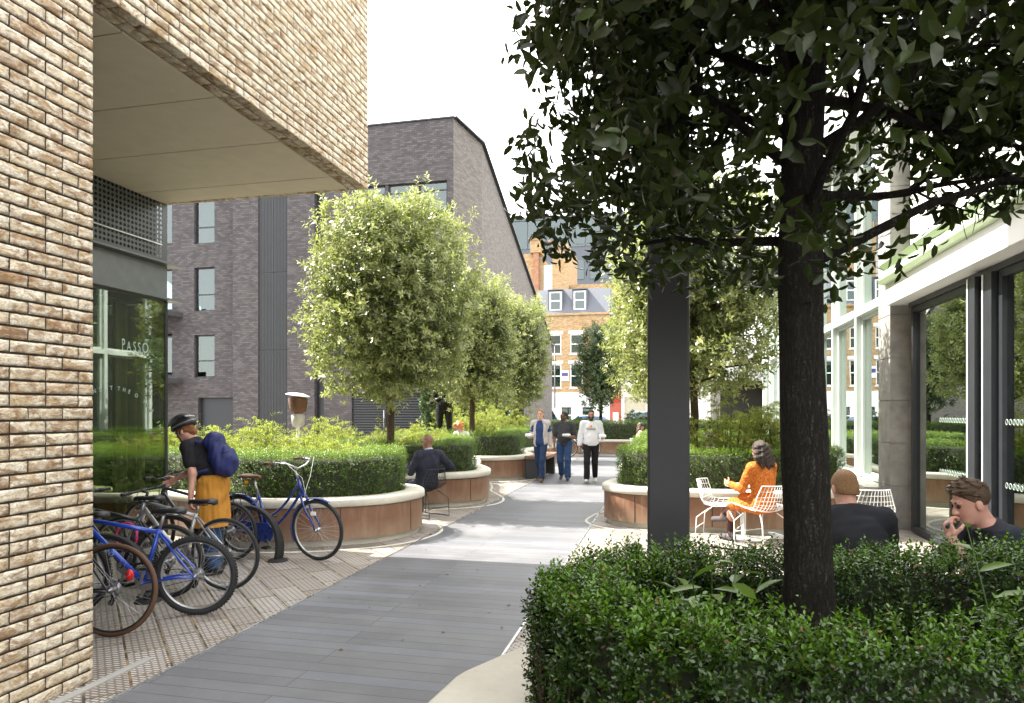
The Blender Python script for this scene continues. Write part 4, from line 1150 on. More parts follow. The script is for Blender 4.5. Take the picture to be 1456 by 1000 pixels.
# ------------------------------------------------------------------ the big dark tree
def big_tree():
    t = thing('shade_tree', 'big dark tree with broad glossy leaves in the hedge ring', 'tree', (.534, 2.94, .45))
    bx, by = .534, 2.94
    tr = MB()
    zs = np.linspace(.44, 4.9, 22)
    tr.tube([(bx + .018 * math.sin(z * 2.1), by + .015 * math.cos(z * 1.7), z) for z in zs], [(.098 - .008 * (z - .44) + (.03 * math.exp(-(z - .44) * 6))) * (1 + .03 * math.sin(z * 9)) for z in zs], 20)
    tr.build('trunk', M['bark'], t)
    br = MB(); tips = []
    def limb(p, d, ln, r, lvl):
        ln = float(ln)
        pts = [p]; q = Vector(p); dd = Vector(d).normalized(); k = 5
        for i in range(k):
            dd = (dd + Vector((RNG.normal(0, .13), RNG.normal(0, .13), RNG.normal(.02, .11)))).normalized()
            nq = q + dd * ln / k
            if math.hypot(nq.x - bx, nq.y - by) > (1.0 if nq.x < bx else 1.35) or (nq.x < bx - .5 and nq.z < 2.45) or nq.z < 2.15 + .6 * max(0, nq.x - bx - .25): break
            q = nq; pts.append(q.copy())
            if lvl < 3 and i >= (1 if lvl == 0 else 0) and RNG.random() < (.9 if lvl < 2 else .75):
                sd = dd.cross(Vector((RNG.normal(), RNG.normal(), RNG.normal()))).normalized()
                limb(q, dd * .55 + sd * .85 + Vector((0, 0, .05)), ln * RNG.uniform(.42, .66), r * .5, lvl + 1)
        if len(pts) < 3: return
        k = len(pts) - 1
        br.tube(pts, [r * (1 - .65 * i / k) for i in range(k + 1)], 6 if lvl < 2 else 4, caps=False)
        tips.append((pts[-1], dd))
        if lvl >= 2: tips.append((pts[-2], dd)); tips.append((pts[2], dd))
        elif lvl == 1: tips.append((pts[-2], dd))
    for k in range(31):
        z = 2.28 + 2.3 * (k / 31) ** .9; a = k * 2.399 + RNG.normal(0, .15)
        el = RNG.uniform(-.05, .5) + .18 * (z - 2.2)
        limb(Vector((bx, by, z)), (math.cos(a) * math.cos(el), math.sin(a) * math.cos(el), math.sin(el)), RNG.uniform(.95, 1.25) * (1 - .06 * (z - 2.2)), .024, 0)
    br.build('limbs', M['bark'], t)
    C = np.array([tuple(p) for p, d in tips]); A = np.array([tuple(d) for p, d in tips])
    # clipped drum outline
    rr = np.hypot(C[:, 0] - bx, C[:, 1] - by)
    side = np.where(C[:, 0] < bx, 1.12 - .30 * np.clip(2.75 - C[:, 2], 0, 1), 1.42)
    zlow = lambda Q: 2.20 + .64 * np.clip(Q[:, 0] - bx - .25, 0, 2) + .22 * np.clip(Q[:, 1] - by, -.3, 2)
    k = (rr < side) & (C[:, 2] > zlow(C)) & (np.linalg.norm(C - np.array([0, 0, 1.7]), axis=1) > 1.35)
    C, A = C[k], A[k]
    n = len(C)
    # a looser second set of twigs fills the outer shell
    m = 5600; d = rand_dirs(m); d[:, 2] *= .8; f = RNG.uniform(.62, 1.0, m)
    RX = np.where(d[:, 0] < 0, 1.10, 1.36)
    E = np.c_[bx + RX * d[:, 0] * f / np.maximum(np.hypot(d[:, 0], d[:, 1]), .55), by + 1.30 * d[:, 1] * f / np.maximum(np.hypot(d[:, 0], d[:, 1]), .55), 3.45 + 1.25 * d[:, 2] / .8 * f]
    g = bump_noise(E, 2.6, 77); kk = (g > -.25) & (E[:, 2] > zlow(E) + .25 * np.clip((bx - .6 - E[:, 0]) / .5, 0, 1)) & ((E[:, 0] < bx + .4) | (RNG.random(len(E)) < .6)) & (np.linalg.norm(E - np.array([0, 0, 1.7]), axis=1) > 1.3)
    E = E[kk]; DA = norm(E - np.array([bx, by, 3.0])) + RNG.normal(0, .5, (len(E), 3))
    C = np.vstack([C, E]); A = np.vstack([A, DA]); n = len(C)
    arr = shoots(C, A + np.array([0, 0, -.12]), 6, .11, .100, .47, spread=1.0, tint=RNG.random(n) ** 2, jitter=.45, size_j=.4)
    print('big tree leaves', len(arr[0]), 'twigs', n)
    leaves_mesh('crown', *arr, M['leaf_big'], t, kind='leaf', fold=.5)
    return t
big_tree()
def sprout(label, loc, n, h, leaf, seed):
    r = np.random.default_rng(seed)
    t = thing('young_plant', label, 'plant', loc)
    mb = MB(); P, D = [], []
    for k in range(n):
        a = r.uniform(0, 6.28); ln = h * r.uniform(.6, 1); tip = Vector(loc) + Vector((math.cos(a) * ln * .45, math.sin(a) * ln * .45, ln))
        mb.tube([loc, Vector(loc).lerp(tip, .5) + Vector((0, 0, .02)), tip], [.005, .004, .002], 5, caps=False)
        for j in range(5):
            f = .35 + .65 * j / 4; q = Vector(loc).lerp(tip, f); b = a + j * 2.2
            P.append(tuple(q)); D.append((math.cos(b), math.sin(b), r.uniform(-.1, .5)))
    P, D = np.array(P), np.array(D); m = len(P)
    N = np.tile((0, 0, 1.0), (m, 1)) + r.normal(0, .25, (m, 3)); L = leaf * r.uniform(.7, 1.1, m)
    leaves_mesh('leaves', P, D, N, L, L * .42, r.uniform(.2, 1, m), M['leaf_young'], t, kind='leaf', fold=.6)
    mb.build('stems', M['leaf_young'], t)
sprout('broad leaved young plant growing inside the hedge ring left of the trunk', (.17, 2.78, .62), 9, .50, .135, 3)
sprout('young plant with one large leaf poking above the hedge by the hunched young man', (1.30, 3.10, .66), 4, .56, .15, 5)

# fallen leaves along the kerbs and under the tree
n = 260
P = []
for _ in range(n):
    L = [L1, L2, R1, NR, R2][RNG.integers(5)]; q = L[RNG.integers(len(L))]; c_ = L.mean(0); v = (q - c_) / np.linalg.norm(q - c_); e_ = q + v * (.08 + RNG.exponential(.22)); P.append((e_[0], e_[1], .011))
P += [(RNG.uniform(-3.4, -.8), RNG.uniform(2.5, 9), .012) for _ in range(26)]
P = np.array(P); n = len(P); a = RNG.uniform(0, 6.28, n); D = np.c_[np.cos(a), np.sin(a), RNG.normal(0, .08, n)]
tag(leaves_mesh('fallen_leaves', P, D, np.tile((0, 0, 1.0), (n, 1)) + RNG.normal(0, .15, (n, 3)), RNG.uniform(.025, .06, n), RNG.uniform(.012, .026, n), RNG.random(n), M['leaf_dry'], kind='leaf'), 'scattered dry leaves along the planter feet and the walk', 'leaves', kind='stuff')
# ================================================================== bicycles
V3 = Vector
def arc_strip(mb, c, R, a0, a1, w, th=.004, n=26, mi=0):
    """Curved mudguard band round the y axis; angles from +x towards +z."""
    vs = []; cx, cz = c
    for i in range(n + 1):
        a = a0 + (a1 - a0) * i / n
        for y, dr in ((-w, -.010), (-w * .6, 0), (0, .004), (w * .6, 0), (w, -.010)):
            vs.append((cx + (R + dr) * math.cos(a), y, cz + (R + dr) * math.sin(a)))
    m = len(vs)
    for i in range(n + 1):
        a = a0 + (a1 - a0) * i / n
        for y, dr in ((-w, -.010), (-w * .6, 0), (0, .004), (w * .6, 0), (w, -.010)):
            vs.append((cx + (R + dr - th) * math.cos(a), y, cz + (R + dr - th) * math.sin(a)))
    fs = []
    for i in range(n):
        for k in range(4):
            a, b = i * 5 + k, (i + 1) * 5 + k
            fs += [(a, a + 1, b + 1, b), (m + a, m + b, m + b + 1, m + a + 1)]
        fs += [(i * 5, (i + 1) * 5, m + (i + 1) * 5, m + i * 5), (i * 5 + 4, m + i * 5 + 4, m + (i + 1) * 5 + 4, (i + 1) * 5 + 4)]
    mb.add(vs, fs, mi, True)
def wheel(par, x, r, rt, tyre, rim, knob=False, yaw=0, spokes=28, gears=False):
    Mx = Matrix.Translation((x, 0, r)) @ Matrix.Rotation(yaw, 4, 'Z')
    R = r - rt; mb = MB()
    mb.tube([(R * math.cos(2 * PI * k / 56), 0, R * math.sin(2 * PI * k / 56)) for k in range(56)], rt, 9, True)
    if knob:
        for k in range(78):
            for j, (dy, el) in enumerate(((-.016, .75), (0, 1), (.016, .75))):
                a = 2 * PI * (k + .5 * (j == 1)) / 78; b = a + .034; rr = R + rt * el
                mb.bar((rr * math.cos(a) * 1.0, dy - .005, rr * math.sin(a)), (rr * math.cos(a), dy + .006, rr * math.sin(a)), .011, .009, (math.cos(a), 0, math.sin(a)))
    mb.xform(Mx); wo_ = mb.build('wheel', tyre, par, False)
    mb = MB(); Rr = R - rt * .75
    prof = [(Rr + .012, -.011), (Rr + .012, .011), (Rr - .008, .009), (Rr - .014, 0), (Rr - .008, -.009), (Rr + .012, -.011)]
    mb.lathe(prof, n=48, axis='y'); mb.xform(Mx); mb.build('rim', rim, wo_, False)
    mb = MB()
    for k in range(spokes):
        a = 2 * PI * k / spokes; s = 1 if k % 2 else -1; b = a + .55 * (1 if k % 4 < 2 else -1)
        mb.tube([(.022 * math.cos(b), s * .028, .022 * math.sin(b)), ((Rr - .01) * math.cos(a), 0, (Rr - .01) * math.sin(a))], .0014, 4, caps=False)
    mb.xform(Mx); mb.build('spokes', M['alu'], wo_, False)
    mb = MB(); mb.lathe([(.0, -.055), (.009, -.055), (.009, -.034), (.026, -.03), (.014, -.022), (.014, .022), (.026, .03), (.009, .034), (.009, .055), (0, .055)], n=12, axis='y')
    if gears: mb.lathe([(.012, -.05), (.028, -.049), (.028, -.046), (.05, -.045), (.05, -.036), (.055, -.035), (.012, -.034)], n=20, axis='y')
    mb.xform(Mx); mb.build('hub', M['chrome'] if not gears else M['alu'], wo_, False)
    return wo_
def saddle(par, p, mat, wide=.078, ang=0, springs=False):
    vs = []; n = 9
    st = [(-.135, .45, -.012), (-.125, .85, .004), (-.09, 1, .010), (-.04, .82, .006), (.02, .45, .0), (.08, .28, .0), (.125, .24, -.003), (.140, .12, -.014)]
    for x, wf, dz in st:
        for k in range(n):
            a = PI * k / (n - 1); y = -wide * wf * math.cos(a)
            vs.append((x, y, dz - .028 + .030 * math.sin(a) ** .6 if 0 < k < n - 1 else dz - .035))
    fs = [(i * n + k, i * n + k + 1, (i + 1) * n + k + 1, (i + 1) * n + k) for i in range(len(st) - 1) for k in range(n - 1)]
    fs += [(i * n, (i + 1) * n, (i + 1) * n + n - 1, i * n + n - 1) for i in range(len(st) - 1)] + [tuple(range(n - 1, -1, -1)), tuple((len(st) - 1) * n + k for k in range(n))]
    mb = MB(); mb.add([(p[0] + x, p[1] + y, p[2] + z) for x, y, z in vs], fs, 0, True)
    o = mb.build('saddle', mat, par, False)
    mb = MB()
    for s in (-1, 1):
        mb.tube([(p[0] - .10, s * .045, p[2] - .04), (p[0] - .02, s * .022, p[2] - .052), (p[0] + .06, s * .02, p[2] - .048), (p[0] + .12, s * .01, p[2] - .025)], .0035, 5)
        if springs: mb.lathe([(.016, -.06), (.018, -.05), (.014, -.045), (.018, -.035), (.014, -.03), (.018, -.02), (.016, -.012)], (p[0] - .105, s * .05, p[2]), 10)
    mb.build('saddle_rails', M['chrome'], o, False)
    return o
def bicycle(label, rear, head, lean, r=.335, wb=1.04, style='diamond', mat=None, tyre=None, rt=.024, rim=None, bars='flat', sad=None, sad_h=.93,
            knob=False, steer=0.0, guards=None, rack=False, chaincase=None, grips=None, extra=()):
    t = thing('bicycle', label, 'bicycle', (rear[0], rear[1], 0), head, 'bicycles parked by the shop')
    t.rotation_euler = (lean, 0, head)
    mat = mat or M['black_bike']; tyre = tyre or M['rubber']; rim = rim or M['alu']; sad = sad or M['black']; grips = grips or M['black']
    bbx, bbz = .43, .285
    sa = V3((-math.cos(rad(72)), 0, math.sin(rad(72))))
    ca = math.cos(rad(70.5)); sb = math.sin(rad(70.5)); steer_ax = V3((-ca, 0, sb))
    ax = V3((wb, 0, r)); hb = ax + V3((-.045, 0, 0)) + steer_ax * (r + .085); ht = hb + steer_ax * (.12 if style == 'diamond' else .17)
    BB = V3((bbx, 0, bbz)); stp = BB + sa * (.47 if style == 'diamond' else .46)
    fr = MB(); T = .017
    fr.tube([BB - V3((0, .034, 0)), BB + V3((0, .034, 0))], .021, 10)
    fr.tube([BB, stp], T, 10); fr.tube([hb - steer_ax * .012, ht + steer_ax * .01], .020, 10)
    if style == 'diamond':
        fr.tube([stp - sa * .03, ht - steer_ax * .035], T * 1.05, 10); fr.tube([BB, hb + steer_ax * .03], T * 1.25, 10)
    else:
        def curve(a, b, sag): return [a.lerp(b, k / 8) + V3((0, 0, -sag * math.sin(PI * k / 8) + 0)) for k in range(9)]
        fr.tube(curve(BB + sa * .16, ht - steer_ax * .04, .07), T * .85, 10); fr.tube(curve(BB, hb + steer_ax * .03, .05), T, 10)
    for s in (-1, 1):
        fr.tube([BB + V3((-.02, s * .024, 0)), V3((.16, s * .045, r * .94 + .01)), V3((0, s * .062, r))], [.011, .010, .008], 8)
        fr.tube([stp - sa * .04 + V3((-.012, s * .016, 0)), V3((.02, s * .06, r + .03)), V3((0, s * .062, r))], [.009, .008, .007], 8)
    fr.build('frame', mat, t, False)
    # steered group
    S = Matrix.Translation(hb) @ Matrix.Rotation(steer, 4, steer_ax) @ Matrix.Translation(-hb)
    fk = MB()
    for s in (-1, 1):
        fk.tube([hb + V3((0, s * .045, -.015)), hb - steer_ax * .2 + V3((.004, s * .05, 0)), ax + V3((-.02, s * .052, .08)), ax + V3((0, s * .052, 0))], [.015, .014, .011, .009], 8)
    fk.bar(hb + V3((0, -.06, -.012)), hb + V3((0, .06, -.012)), .035, .03)
    fk.xform(S); fk.build('fork', mat, t, False)
    st = MB(); top = ht + steer_ax * (.06 if bars != 'swept' else .12)
    st.tube([ht, top], .013, 8)
    bc = top + V3((.07 if bars != 'swept' else .045, 0, .015))
    st.tube([top, bc], .013, 8); st.xform(S); st.build('stem', M['alu'] if bars == 'swept' else M['black'], t, False)
    hbm = MB()
    if bars == 'flat': P = [bc + V3((-.035, s * .30, .01)) if abs(s) == 1 else bc + V3((0, s * .30, 0)) for s in (-1, -.25, 0, .25, 1)]
    elif bars == 'riser': P = [bc + V3(q) for q in ((-.05, -.32, .05), (-.01, -.15, .04), (0, -.06, 0), (0, .06, 0), (-.01, .15, .04), (-.05, .32, .05))]
    else: P = [bc + V3(q) for q in ((-.25, -.26, .075), (-.10, -.255, .085), (.005, -.21, .08), (.03, -.10, .03), (.0, 0, 0), (.03, .10, .03), (.005, .21, .08), (-.10, .255, .085), (-.25, .26, .075))]
    hbm.tube(P, .0115, 8); hbm.xform(S); hbo = hbm.build('handlebar', M['chrome'] if bars == 'swept' else M['black'], t, False)
    for a, b in ((0, 1), (-1, -2)):
        g = MB(); d = (P[b] - P[a]).normalized(); g.tube([P[a] - d * .01, P[a] + d * .115], .016, 9); g.xform(S); g.build('grip', grips, hbo, False)
        l = MB(); q = P[a] + d * .15
        l.tube([q, q + V3((.04, 0, -.02)), q + V3((.045, 0, -.02)) - d * .10], .005, 5); l.ball(q, .017, 8, 5); l.xform(S); l.build('brake_lever', M['alu'] if bars == 'swept' else M['black'], hbo, False)
    cb = MB()
    for s in (0, -1):
        q = P[s] + (P[1 if s == 0 else -2] - P[s]).normalized() * .15 + V3((.03, 0, 0))
        cb.tube([q, q + V3((.10, 0, .02)), bc + V3((.11, (.07 if s else -.07), -.10)), hb + V3((.04, .01 if s else -.01, .05)), hb + V3((.03, 0, -.04))], .0032, 5)
    cb.xform(S); cb.build('cables', M['white_paint'] if bars == 'swept' else M['black'], hbo, False)
    fw_ = wheel(t, wb, r, rt, tyre, rim, knob, steer); rw_ = wheel(t, 0, r, rt, tyre, rim, knob, 0, gears=chaincase is None)
    sp = MB(); sp.tube([stp, BB + sa * (sad_h - bbz - .04) / sa.z], .0135, 8); sp.build('seat_post', M['alu'], t, False)
    q = BB + sa * (sad_h - bbz) / sa.z; saddle(t, (q.x - .02, 0, sad_h), sad, .10 if bars == 'swept' else .075, springs=bars == 'swept')
    ck = MB(); ck.lathe([(.0, -.046), (.088, -.046), (.092, -.044), (.088, -.042), (.07, -.042), (.0, -.04)], (bbx, 0, bbz), 26, 'y')
    cko = None
    a = rad(-70)
    for s, aa in ((-1, a), (1, a + PI)):
        e = BB + V3((.165 * math.cos(aa), s * .075, .165 * math.sin(aa)))
        ck.bar(BB + V3((0, s * .055, 0)), e, .022, .012, (0, 1, 0))
    cko = ck.build('crankset', M['alu'] if chaincase is None else M['chrome'], t, False)
    for s, aa in ((-1, a), (1, a + PI)):
        e = BB + V3((.165 * math.cos(aa), s * .125, .165 * math.sin(aa)))
        pd = MB(); pd.box(e.x - .045, e.x + .045, e.y - .04, e.y + .04, e.z - .011, e.z + .011); pd.build('pedal', M['black'], cko, False, bevel=.004)
    if chaincase is None:
        ch = MB()
        for zz in (1, -1): ch.bar((bbx, -.044, bbz + .088 * zz), (0, -.044, r + .042 * zz), .004, .008, (0, 1, 0))
        ch.build('chain', M['rubber'], t, False)
        dr = MB(); dr.bar((0, -.06, r), (.03, -.06, r - .10), .012, .03); dr.lathe([(.0, -.066), (.022, -.066), (.022, -.056), (0, -.056)], (.02, 0, r - .06), 10, 'y'); dr.lathe([(.0, -.066), (.022, -.066), (.022, -.056), (0, -.056)], (.045, 0, r - .11), 10, 'y'); dr.build('derailleur', M['black'], t, False)
    else:
        cc = MB(); n = 14; poly = [(bbx + .115 * math.cos(-PI / 2 + PI * k / n), bbz + .115 * math.sin(-PI / 2 + PI * k / n)) for k in range(n + 1)] + [(.0, r + .055), (-.05, r + .02), (-.05, r - .02), (.0, r - .05)]
        m = len(poly); vs = [(x, y, z) for y in (-.07, -.038) for x, z in poly]
        cc.add(vs, [tuple(range(m)), tuple(range(2 * m - 1, m - 1, -1))] + [(i, m + i, m + (i + 1) % m, (i + 1) % m) for i in range(m)]); cc.build('chain_case', chaincase, t, False)
    if guards:
        g = MB(); arc_strip(g, (0, r), r + .018, rad(-8), rad(215), .027); g.build('mudguard', guards, t, False)
        g = MB(); arc_strip(g, (wb, r), r + .018, rad(62), rad(205), .027); g.xform(S); g.build('mudguard', guards, t, False)
        g = MB()
        for s in (-1, 1): g.tube([(0, s * .06, r), (-.20, s * .03, r + .30)], .003, 5); g.tube([(0, s * .06, r), (-.35, s * .03, r + .08)], .003, 5)
        g.build('guard_stays', M['chrome'], t, False)
    if rack:
        g = MB()
        for s in (-1, 1):
            g.tube([(.22, s * .05, r + .36), (.05, s * .055, r + .37), (-.25, s * .055, r + .36)], .006, 6)
            for x in (-.05, -.2): g.tube([(x, s * .055, r + .365), (0, s * .065, r)], .005, 6)
        for x in (.15, .0, -.15, -.25): g.tube([(x, -.055, r + .365), (x, .055, r + .365)], .005, 6)
        g.build('luggage_rack', M['black'], t, False)
    for kind in extra:
        if kind == 'red_light': MB().ball((stp.x - .06, 0, stp.z + .10), (.018, .022, .028)).build('rear_light', M['red_lens'], t, False)
        if kind == 'big_red_light': MB().ball((-.10, -.05, r + .10), (.03, .03, .045)).build('rear_light', M['red_lens'], t, False)
        if kind == 'orange_reflector': MB().lathe([(0, -.01), (.025, -.01), (.03, 0), (0, .012)], (stp.x - .17, 0, sad_h - .09), 14, 'x').build('reflector', M['orange_lens'], t, False)
        if kind == 'reflector_front': MB().box(ax.x - .03, ax.x + .03, -.075, -.055, r + .18, r + .22).build('reflector', M['white_paint'], t, False)
        if kind == 'basket':
            g = MB()
            for k in range(5): z = ht.z - .10 + .055 * k; w_ = .12 + .012 * k; x0 = ht.x + .10; g.tube([(x0, -w_, z), (x0 + .22, -w_, z), (x0 + .22, w_, z), (x0, w_, z)], .003, 4, True)
            for k in range(9): y = -.12 + .03 * k; g.tube([(ht.x + .32, y, ht.z - .10), (ht.x + .32, y * 1.35, ht.z + .12)], .003, 4); g.tube([(ht.x + .10, y, ht.z - .10), (ht.x + .32, y, ht.z - .10)], .003, 4)
            g.build('basket', M['black'], t, False)
        if kind == 'pink_lock':
            g = MB(); g.tube([(stp.x + .1 + .10 * math.cos(k * PI / 8), .03, .55 + .13 * math.sin(k * PI / 8)) for k in range(16)], .012, 6, True); g.build('cable_lock', M['pink'], t, False)
        if kind == 'bottle': MB().lathe([(.0, 0), (.035, 0), (.035, .14), (.022, .16), (.022, .18), (0, .18)], (.62, 0, .38), 14).build('bottle', M['black'], t, False)
    return t
def hd(x, y): return math.atan2(y, x)
roadster = bicycle('navy blue step-through roadster with brown saddle and chrome handlebar by the planter', (-5.00, 7.27), hd(1.12, -.17), rad(3), r=.35, wb=1.12, style='step', mat=M['navy_bike'], bars='swept', sad=M['brown_leather'], sad_h=.95,
                   guards=M['navy_bike'], rack=True, chaincase=M['navy_bike'], grips=M['brown_leather'], rt=.021, extra=('orange_reflector', 'reflector_front'))
mtb = bicycle('bright blue mountain bicycle with knobbly tyres nearest but one to the brick pier', (-3.84, 4.98), hd(-.955, -.29), rad(-4), r=.335, wb=1.05, mat=M['blue_bike'], rt=.027, knob=True, bars='riser', sad_h=.90, steer=rad(24))
def tube_text(t, s, a, b, size, side, mat):
    a, b = V3(a), V3(b); d = (b - a).normalized(); o = a.lerp(b, .5) + V3((0, side, 0)); up = V3((0, side, 0)).cross(d) if False else (d.cross(V3((0, -side, 0))).normalized())
    me = text_mesh(s, size, 1.0, .0008)
    x = d; z = V3((0, side, 0)).normalized(); y = z.cross(x)
    me.transform(Matrix(((x.x, y.x, z.x, o.x), (x.y, y.y, z.y, o.y), (x.z, y.z, z.z, o.z), (0, 0, 0, 1)))); return link_mesh('decal', me, mat, t, False)
M['decal'] = plain('decal', (.35, .5, .85), .4)
hbm_ = V3((1.05 - .045 - math.cos(rad(70.5)) * .42, 0, .335 + math.sin(rad(70.5)) * .42)); bbm = V3((.43, 0, .285))
tube_text(mtb, 'GIANT', hbm_.lerp(bbm, .12), hbm_.lerp(bbm, .62), .052, .0225, M['decal'])
bicycle('dark bicycle with brown wall tyres and a red rear light beside the brick pier', (-4.10, 4.34), hd(-.98, -.2), rad(4), r=.35, wb=1.03, mat=M['black_bike'], tyre=M['tan_rubber'], rt=.018, rim=M['black'], bars='flat', extra=('big_red_light', 'bottle'), guards=None)
silver = bicycle('silver bicycle whose saddle the cyclist is holding', (-4.10, 5.72), hd(-1, -.10), rad(-2), r=.345, wb=1.03, mat=M['silver_bike'], rt=.018, bars='flat', sad_h=.86, extra=('red_light',))
bicycle('black bicycle with a pink cable lock between the blue and silver ones', (-4.45, 5.36), hd(-.98, -.16), rad(3), r=.335, wb=1.03, mat=M['black_bike'], rt=.022, bars='riser', sad_h=.92, extra=('pink_lock', 'basket'))
bicycle('dark grey bicycle with its handlebar close to the shop glass', (-4.86, 6.86), hd(-1, -.06), rad(-3), r=.34, wb=1.02, mat=M['grey_bike'], rt=.02, bars='riser', sad_h=.93)
far_b = bicycle('dark bicycle parked far behind the man in the white sweatshirt', (-2.75, 25.9), hd(-.8, -.6), rad(6), r=.34, wb=1.03, mat=M['black_bike'], rt=.022, bars='flat')

# bicycle stands: wide dark hoops on flat feet
def stand(label, c, ang):
    t = thing('bicycle_stand', label, 'bicycle stand', (c[0], c[1], 0), ang, 'hoop bicycle stands')
    R, n = .43, 30; vs = []; mb = MB()
    for i in range(n + 1):
        a = rad(-18) + rad(216) * i / n; k = .5 + .5 * math.sin(max(0, a)); wd = .028 + .03 * (1 - max(0, math.sin(a))); th = .022
        for dr, y in ((-th, -wd), (th, -wd), (th, wd), (-th, wd)):
            vs.append(((R + dr) * math.cos(a), y, .13 + .02 + (R + dr) * math.sin(a) + .14))
    fs = [(i * 4 + k, i * 4 + (k + 1) % 4, (i + 1) * 4 + (k + 1) % 4, (i + 1) * 4 + k) for i in range(n) for k in range(4)]
    zmin = min(v[2] for v in vs); vs = [(x, y, z - zmin + .02) for x, y, z in vs]
    mb.add(vs, fs + [(3, 2, 1, 0), (n * 4, n * 4 + 1, n * 4 + 2, n * 4 + 3)]); mb.build('hoop', M['rubber'], t, False, bevel=.008)
    for s in (-1, 1):
        f = MB(); f.lathe([(0, .035), (.05, .034), (.10, .022), (.115, .0)], (s * .40, 0, .0), 16); f.build('foot', M['rubber'], t, False)
    return t
stand('black hoop stand in front of the navy roadster', (-4.72, 7.02), hd(1.1, -.16))
stand('black hoop stand beside the blue mountain bicycle', (-4.92, 5.12), hd(.97, .25))
stand('black hoop stand between the silver and grey bicycles', (-5.1, 6.2), hd(1, .1))

# ================================================================== wire chairs and tables
def wire_chair(label, loc, rz, mat, proto=None, cushion=None):
    if proto is not None:
        t = copy_tree(proto); t.location = (*loc, 0); t.rotation_euler.z = rz; t['label'] = label; return t
    t = thing('wire_chair', label, 'chair', (*loc, 0), rz, 'wire mesh garden chairs')
    prof = [(.25, .445, .25), (.20, .452, .265), (.08, .435, .28), (-.06, .425, .285), (-.16, .45, .29), (-.22, .53, .28), (-.255, .64, .255), (-.29, .78, .205)]
    def pt(u, v):
        f = v * (len(prof) - 1); i = min(int(f), len(prof) - 2); q = f - i
        y, z, w_ = [prof[i][k] * (1 - q) + prof[i + 1][k] * q for k in range(3)]
        bk = max(0, min(1, (v - .5) * 3)); return V3((u * w_, y + bk * .09 * u * u, z + (1 - bk) * .075 * u * u))
    mb = MB()
    for k in range(1, 12): u = -1 + 2 * k / 12; mb.tube([pt(u, j / 20) for j in range(21)], .0032, 5)
    for k in range(1, 14): v = k / 14; mb.tube([pt(-1 + 2 * j / 12, v) for j in range(13)], .0032, 5)
    mb.build('mesh_seat', mat, t, False)
    mb = MB(); mb.tube([pt(-1 + 2 * j / 12, 0) for j in range(12)] + [pt(1, j / 20) for j in range(20)] + [pt(1 - 2 * j / 12, 1) for j in range(12)] + [pt(-1, 1 - j / 20) for j in range(20)], .0065, 6, True); mb.build('rim', mat, t, False)
    for s in (-1, 1):
        mb = MB(); x = s * .24
        mb.tube([(s * .14, .14, .43), (x, .24, .30), (x, .25, .012), (x, -.26, .012), (x, -.24, .30), (s * .14, -.10, .415)], .007, 7); mb.build('leg', mat, t, False)
    mb = MB(); mb.tube([(-.24, .245, .16), (.24, .245, .16)], .006, 6); mb.tube([(-.24, -.25, .16), (.24, -.25, .16)], .006, 6); mb.build('stretcher', mat, t, False)
    return t
def face(x, y): return math.atan2(-x, y)         # rotation turning local +Y to (x, y)
wblack = wire_chair('black wire chair under the man in the navy jacket', (-3.80, 10.45), face(-.93, .37), M['black'])
wwhite = wire_chair('white wire chair under the woman in the orange dress', (1.16, 9.12), face(-.62, .8), M['white_paint'])
wire_chair('empty white wire chair in front of the terracotta planter facing the woman', (.66, 9.52), face(.9, -.25), None, wwhite)
wire_chair('white wire chair half hidden behind the big trunk', (1.30, 7.10), face(-.8, .55), None, wwhite)
wire_chair('white wire chair at the rounded planter end by the tall glazing', (2.30, 8.95), face(-.15, .99), None, wwhite)
wire_chair('black wire chair just behind the clipped hedge beside the steel column', (.46, 5.05), face(.2, .98), None, wblack)
wire_chair('black wire chair under the man in the black shirt', (1.18, 4.72), face(-.1, 1), None, wblack)
wire_chair('black wire chair under the hunched young man', (2.10, 4.64), face(-.97, -.1), None, wblack)
wire_chair('white wire chair under the person in the dark cap', (-.98, 23.45), face(.8, .5), None, wwhite)
wire_chair('black wire chair hidden behind the hedge under the person showing only a head', (.70, 12.75), face(.9, .2), None, wblack)
def table(label, loc, mat, r=.36):
    t = thing('round_table', label, 'table', (*loc, 0), 0, 'round garden tables')
    MB().lathe([(0, .70), (r - .01, .70), (r, .707), (r, .718), (r - .01, .724), (0, .724)], n=32).build('table_top', mat, t, False)
    MB().lathe([(.0, .0), (.24, .0), (.24, .012), (.05, .03), (.028, .06), (.026, .66), (.10, .698), (0, .699)], n=20).build('pedestal', mat, t, False)
table('white round table between the woman and the empty white chair', (.98, 9.62 - 1.02 + .9 + .05), M['white_paint'], .24)
table('dark round table in front of the man in the black shirt', (1.25, 5.55), M['black'], .34)

# patio heater
ht_ = thing('patio_heater', 'patio heater with a tilted white dish and brown burner above the shrubs', 'heater', (-6.30, 10.78, 0))
MB().lathe([(.0, 0), (.22, 0), (.22, .04), (.035, .08), (.03, .9), (.03, 1.42)], n=18).build('post', M['white_paint'], ht_, False)
MB().lathe([(.03, 1.42), (.10, 1.45), (.115, 1.62), (.085, 1.66), (.05, 1.665)], n=20).build('burner_bowl', M['coping'], ht_, False)
MB().lathe([(.085, 1.665), (.14, 1.70), (.165, 1.90), (.15, 1.955), (0, 1.96)], n=20).build('burner_cage', M['brown_leather'], ht_, False)
d_ = MB(); d_.lathe([(0, .05), (.10, .045), (.20, .015), (.215, .0), (.20, .005), (0, .03)], n=28); d_.xform(Matrix.Translation((0, 0, 1.97)) @ Matrix.Rotation(rad(9), 4, 'Y')); d_.build('dish', M['white_paint'], ht_, False)

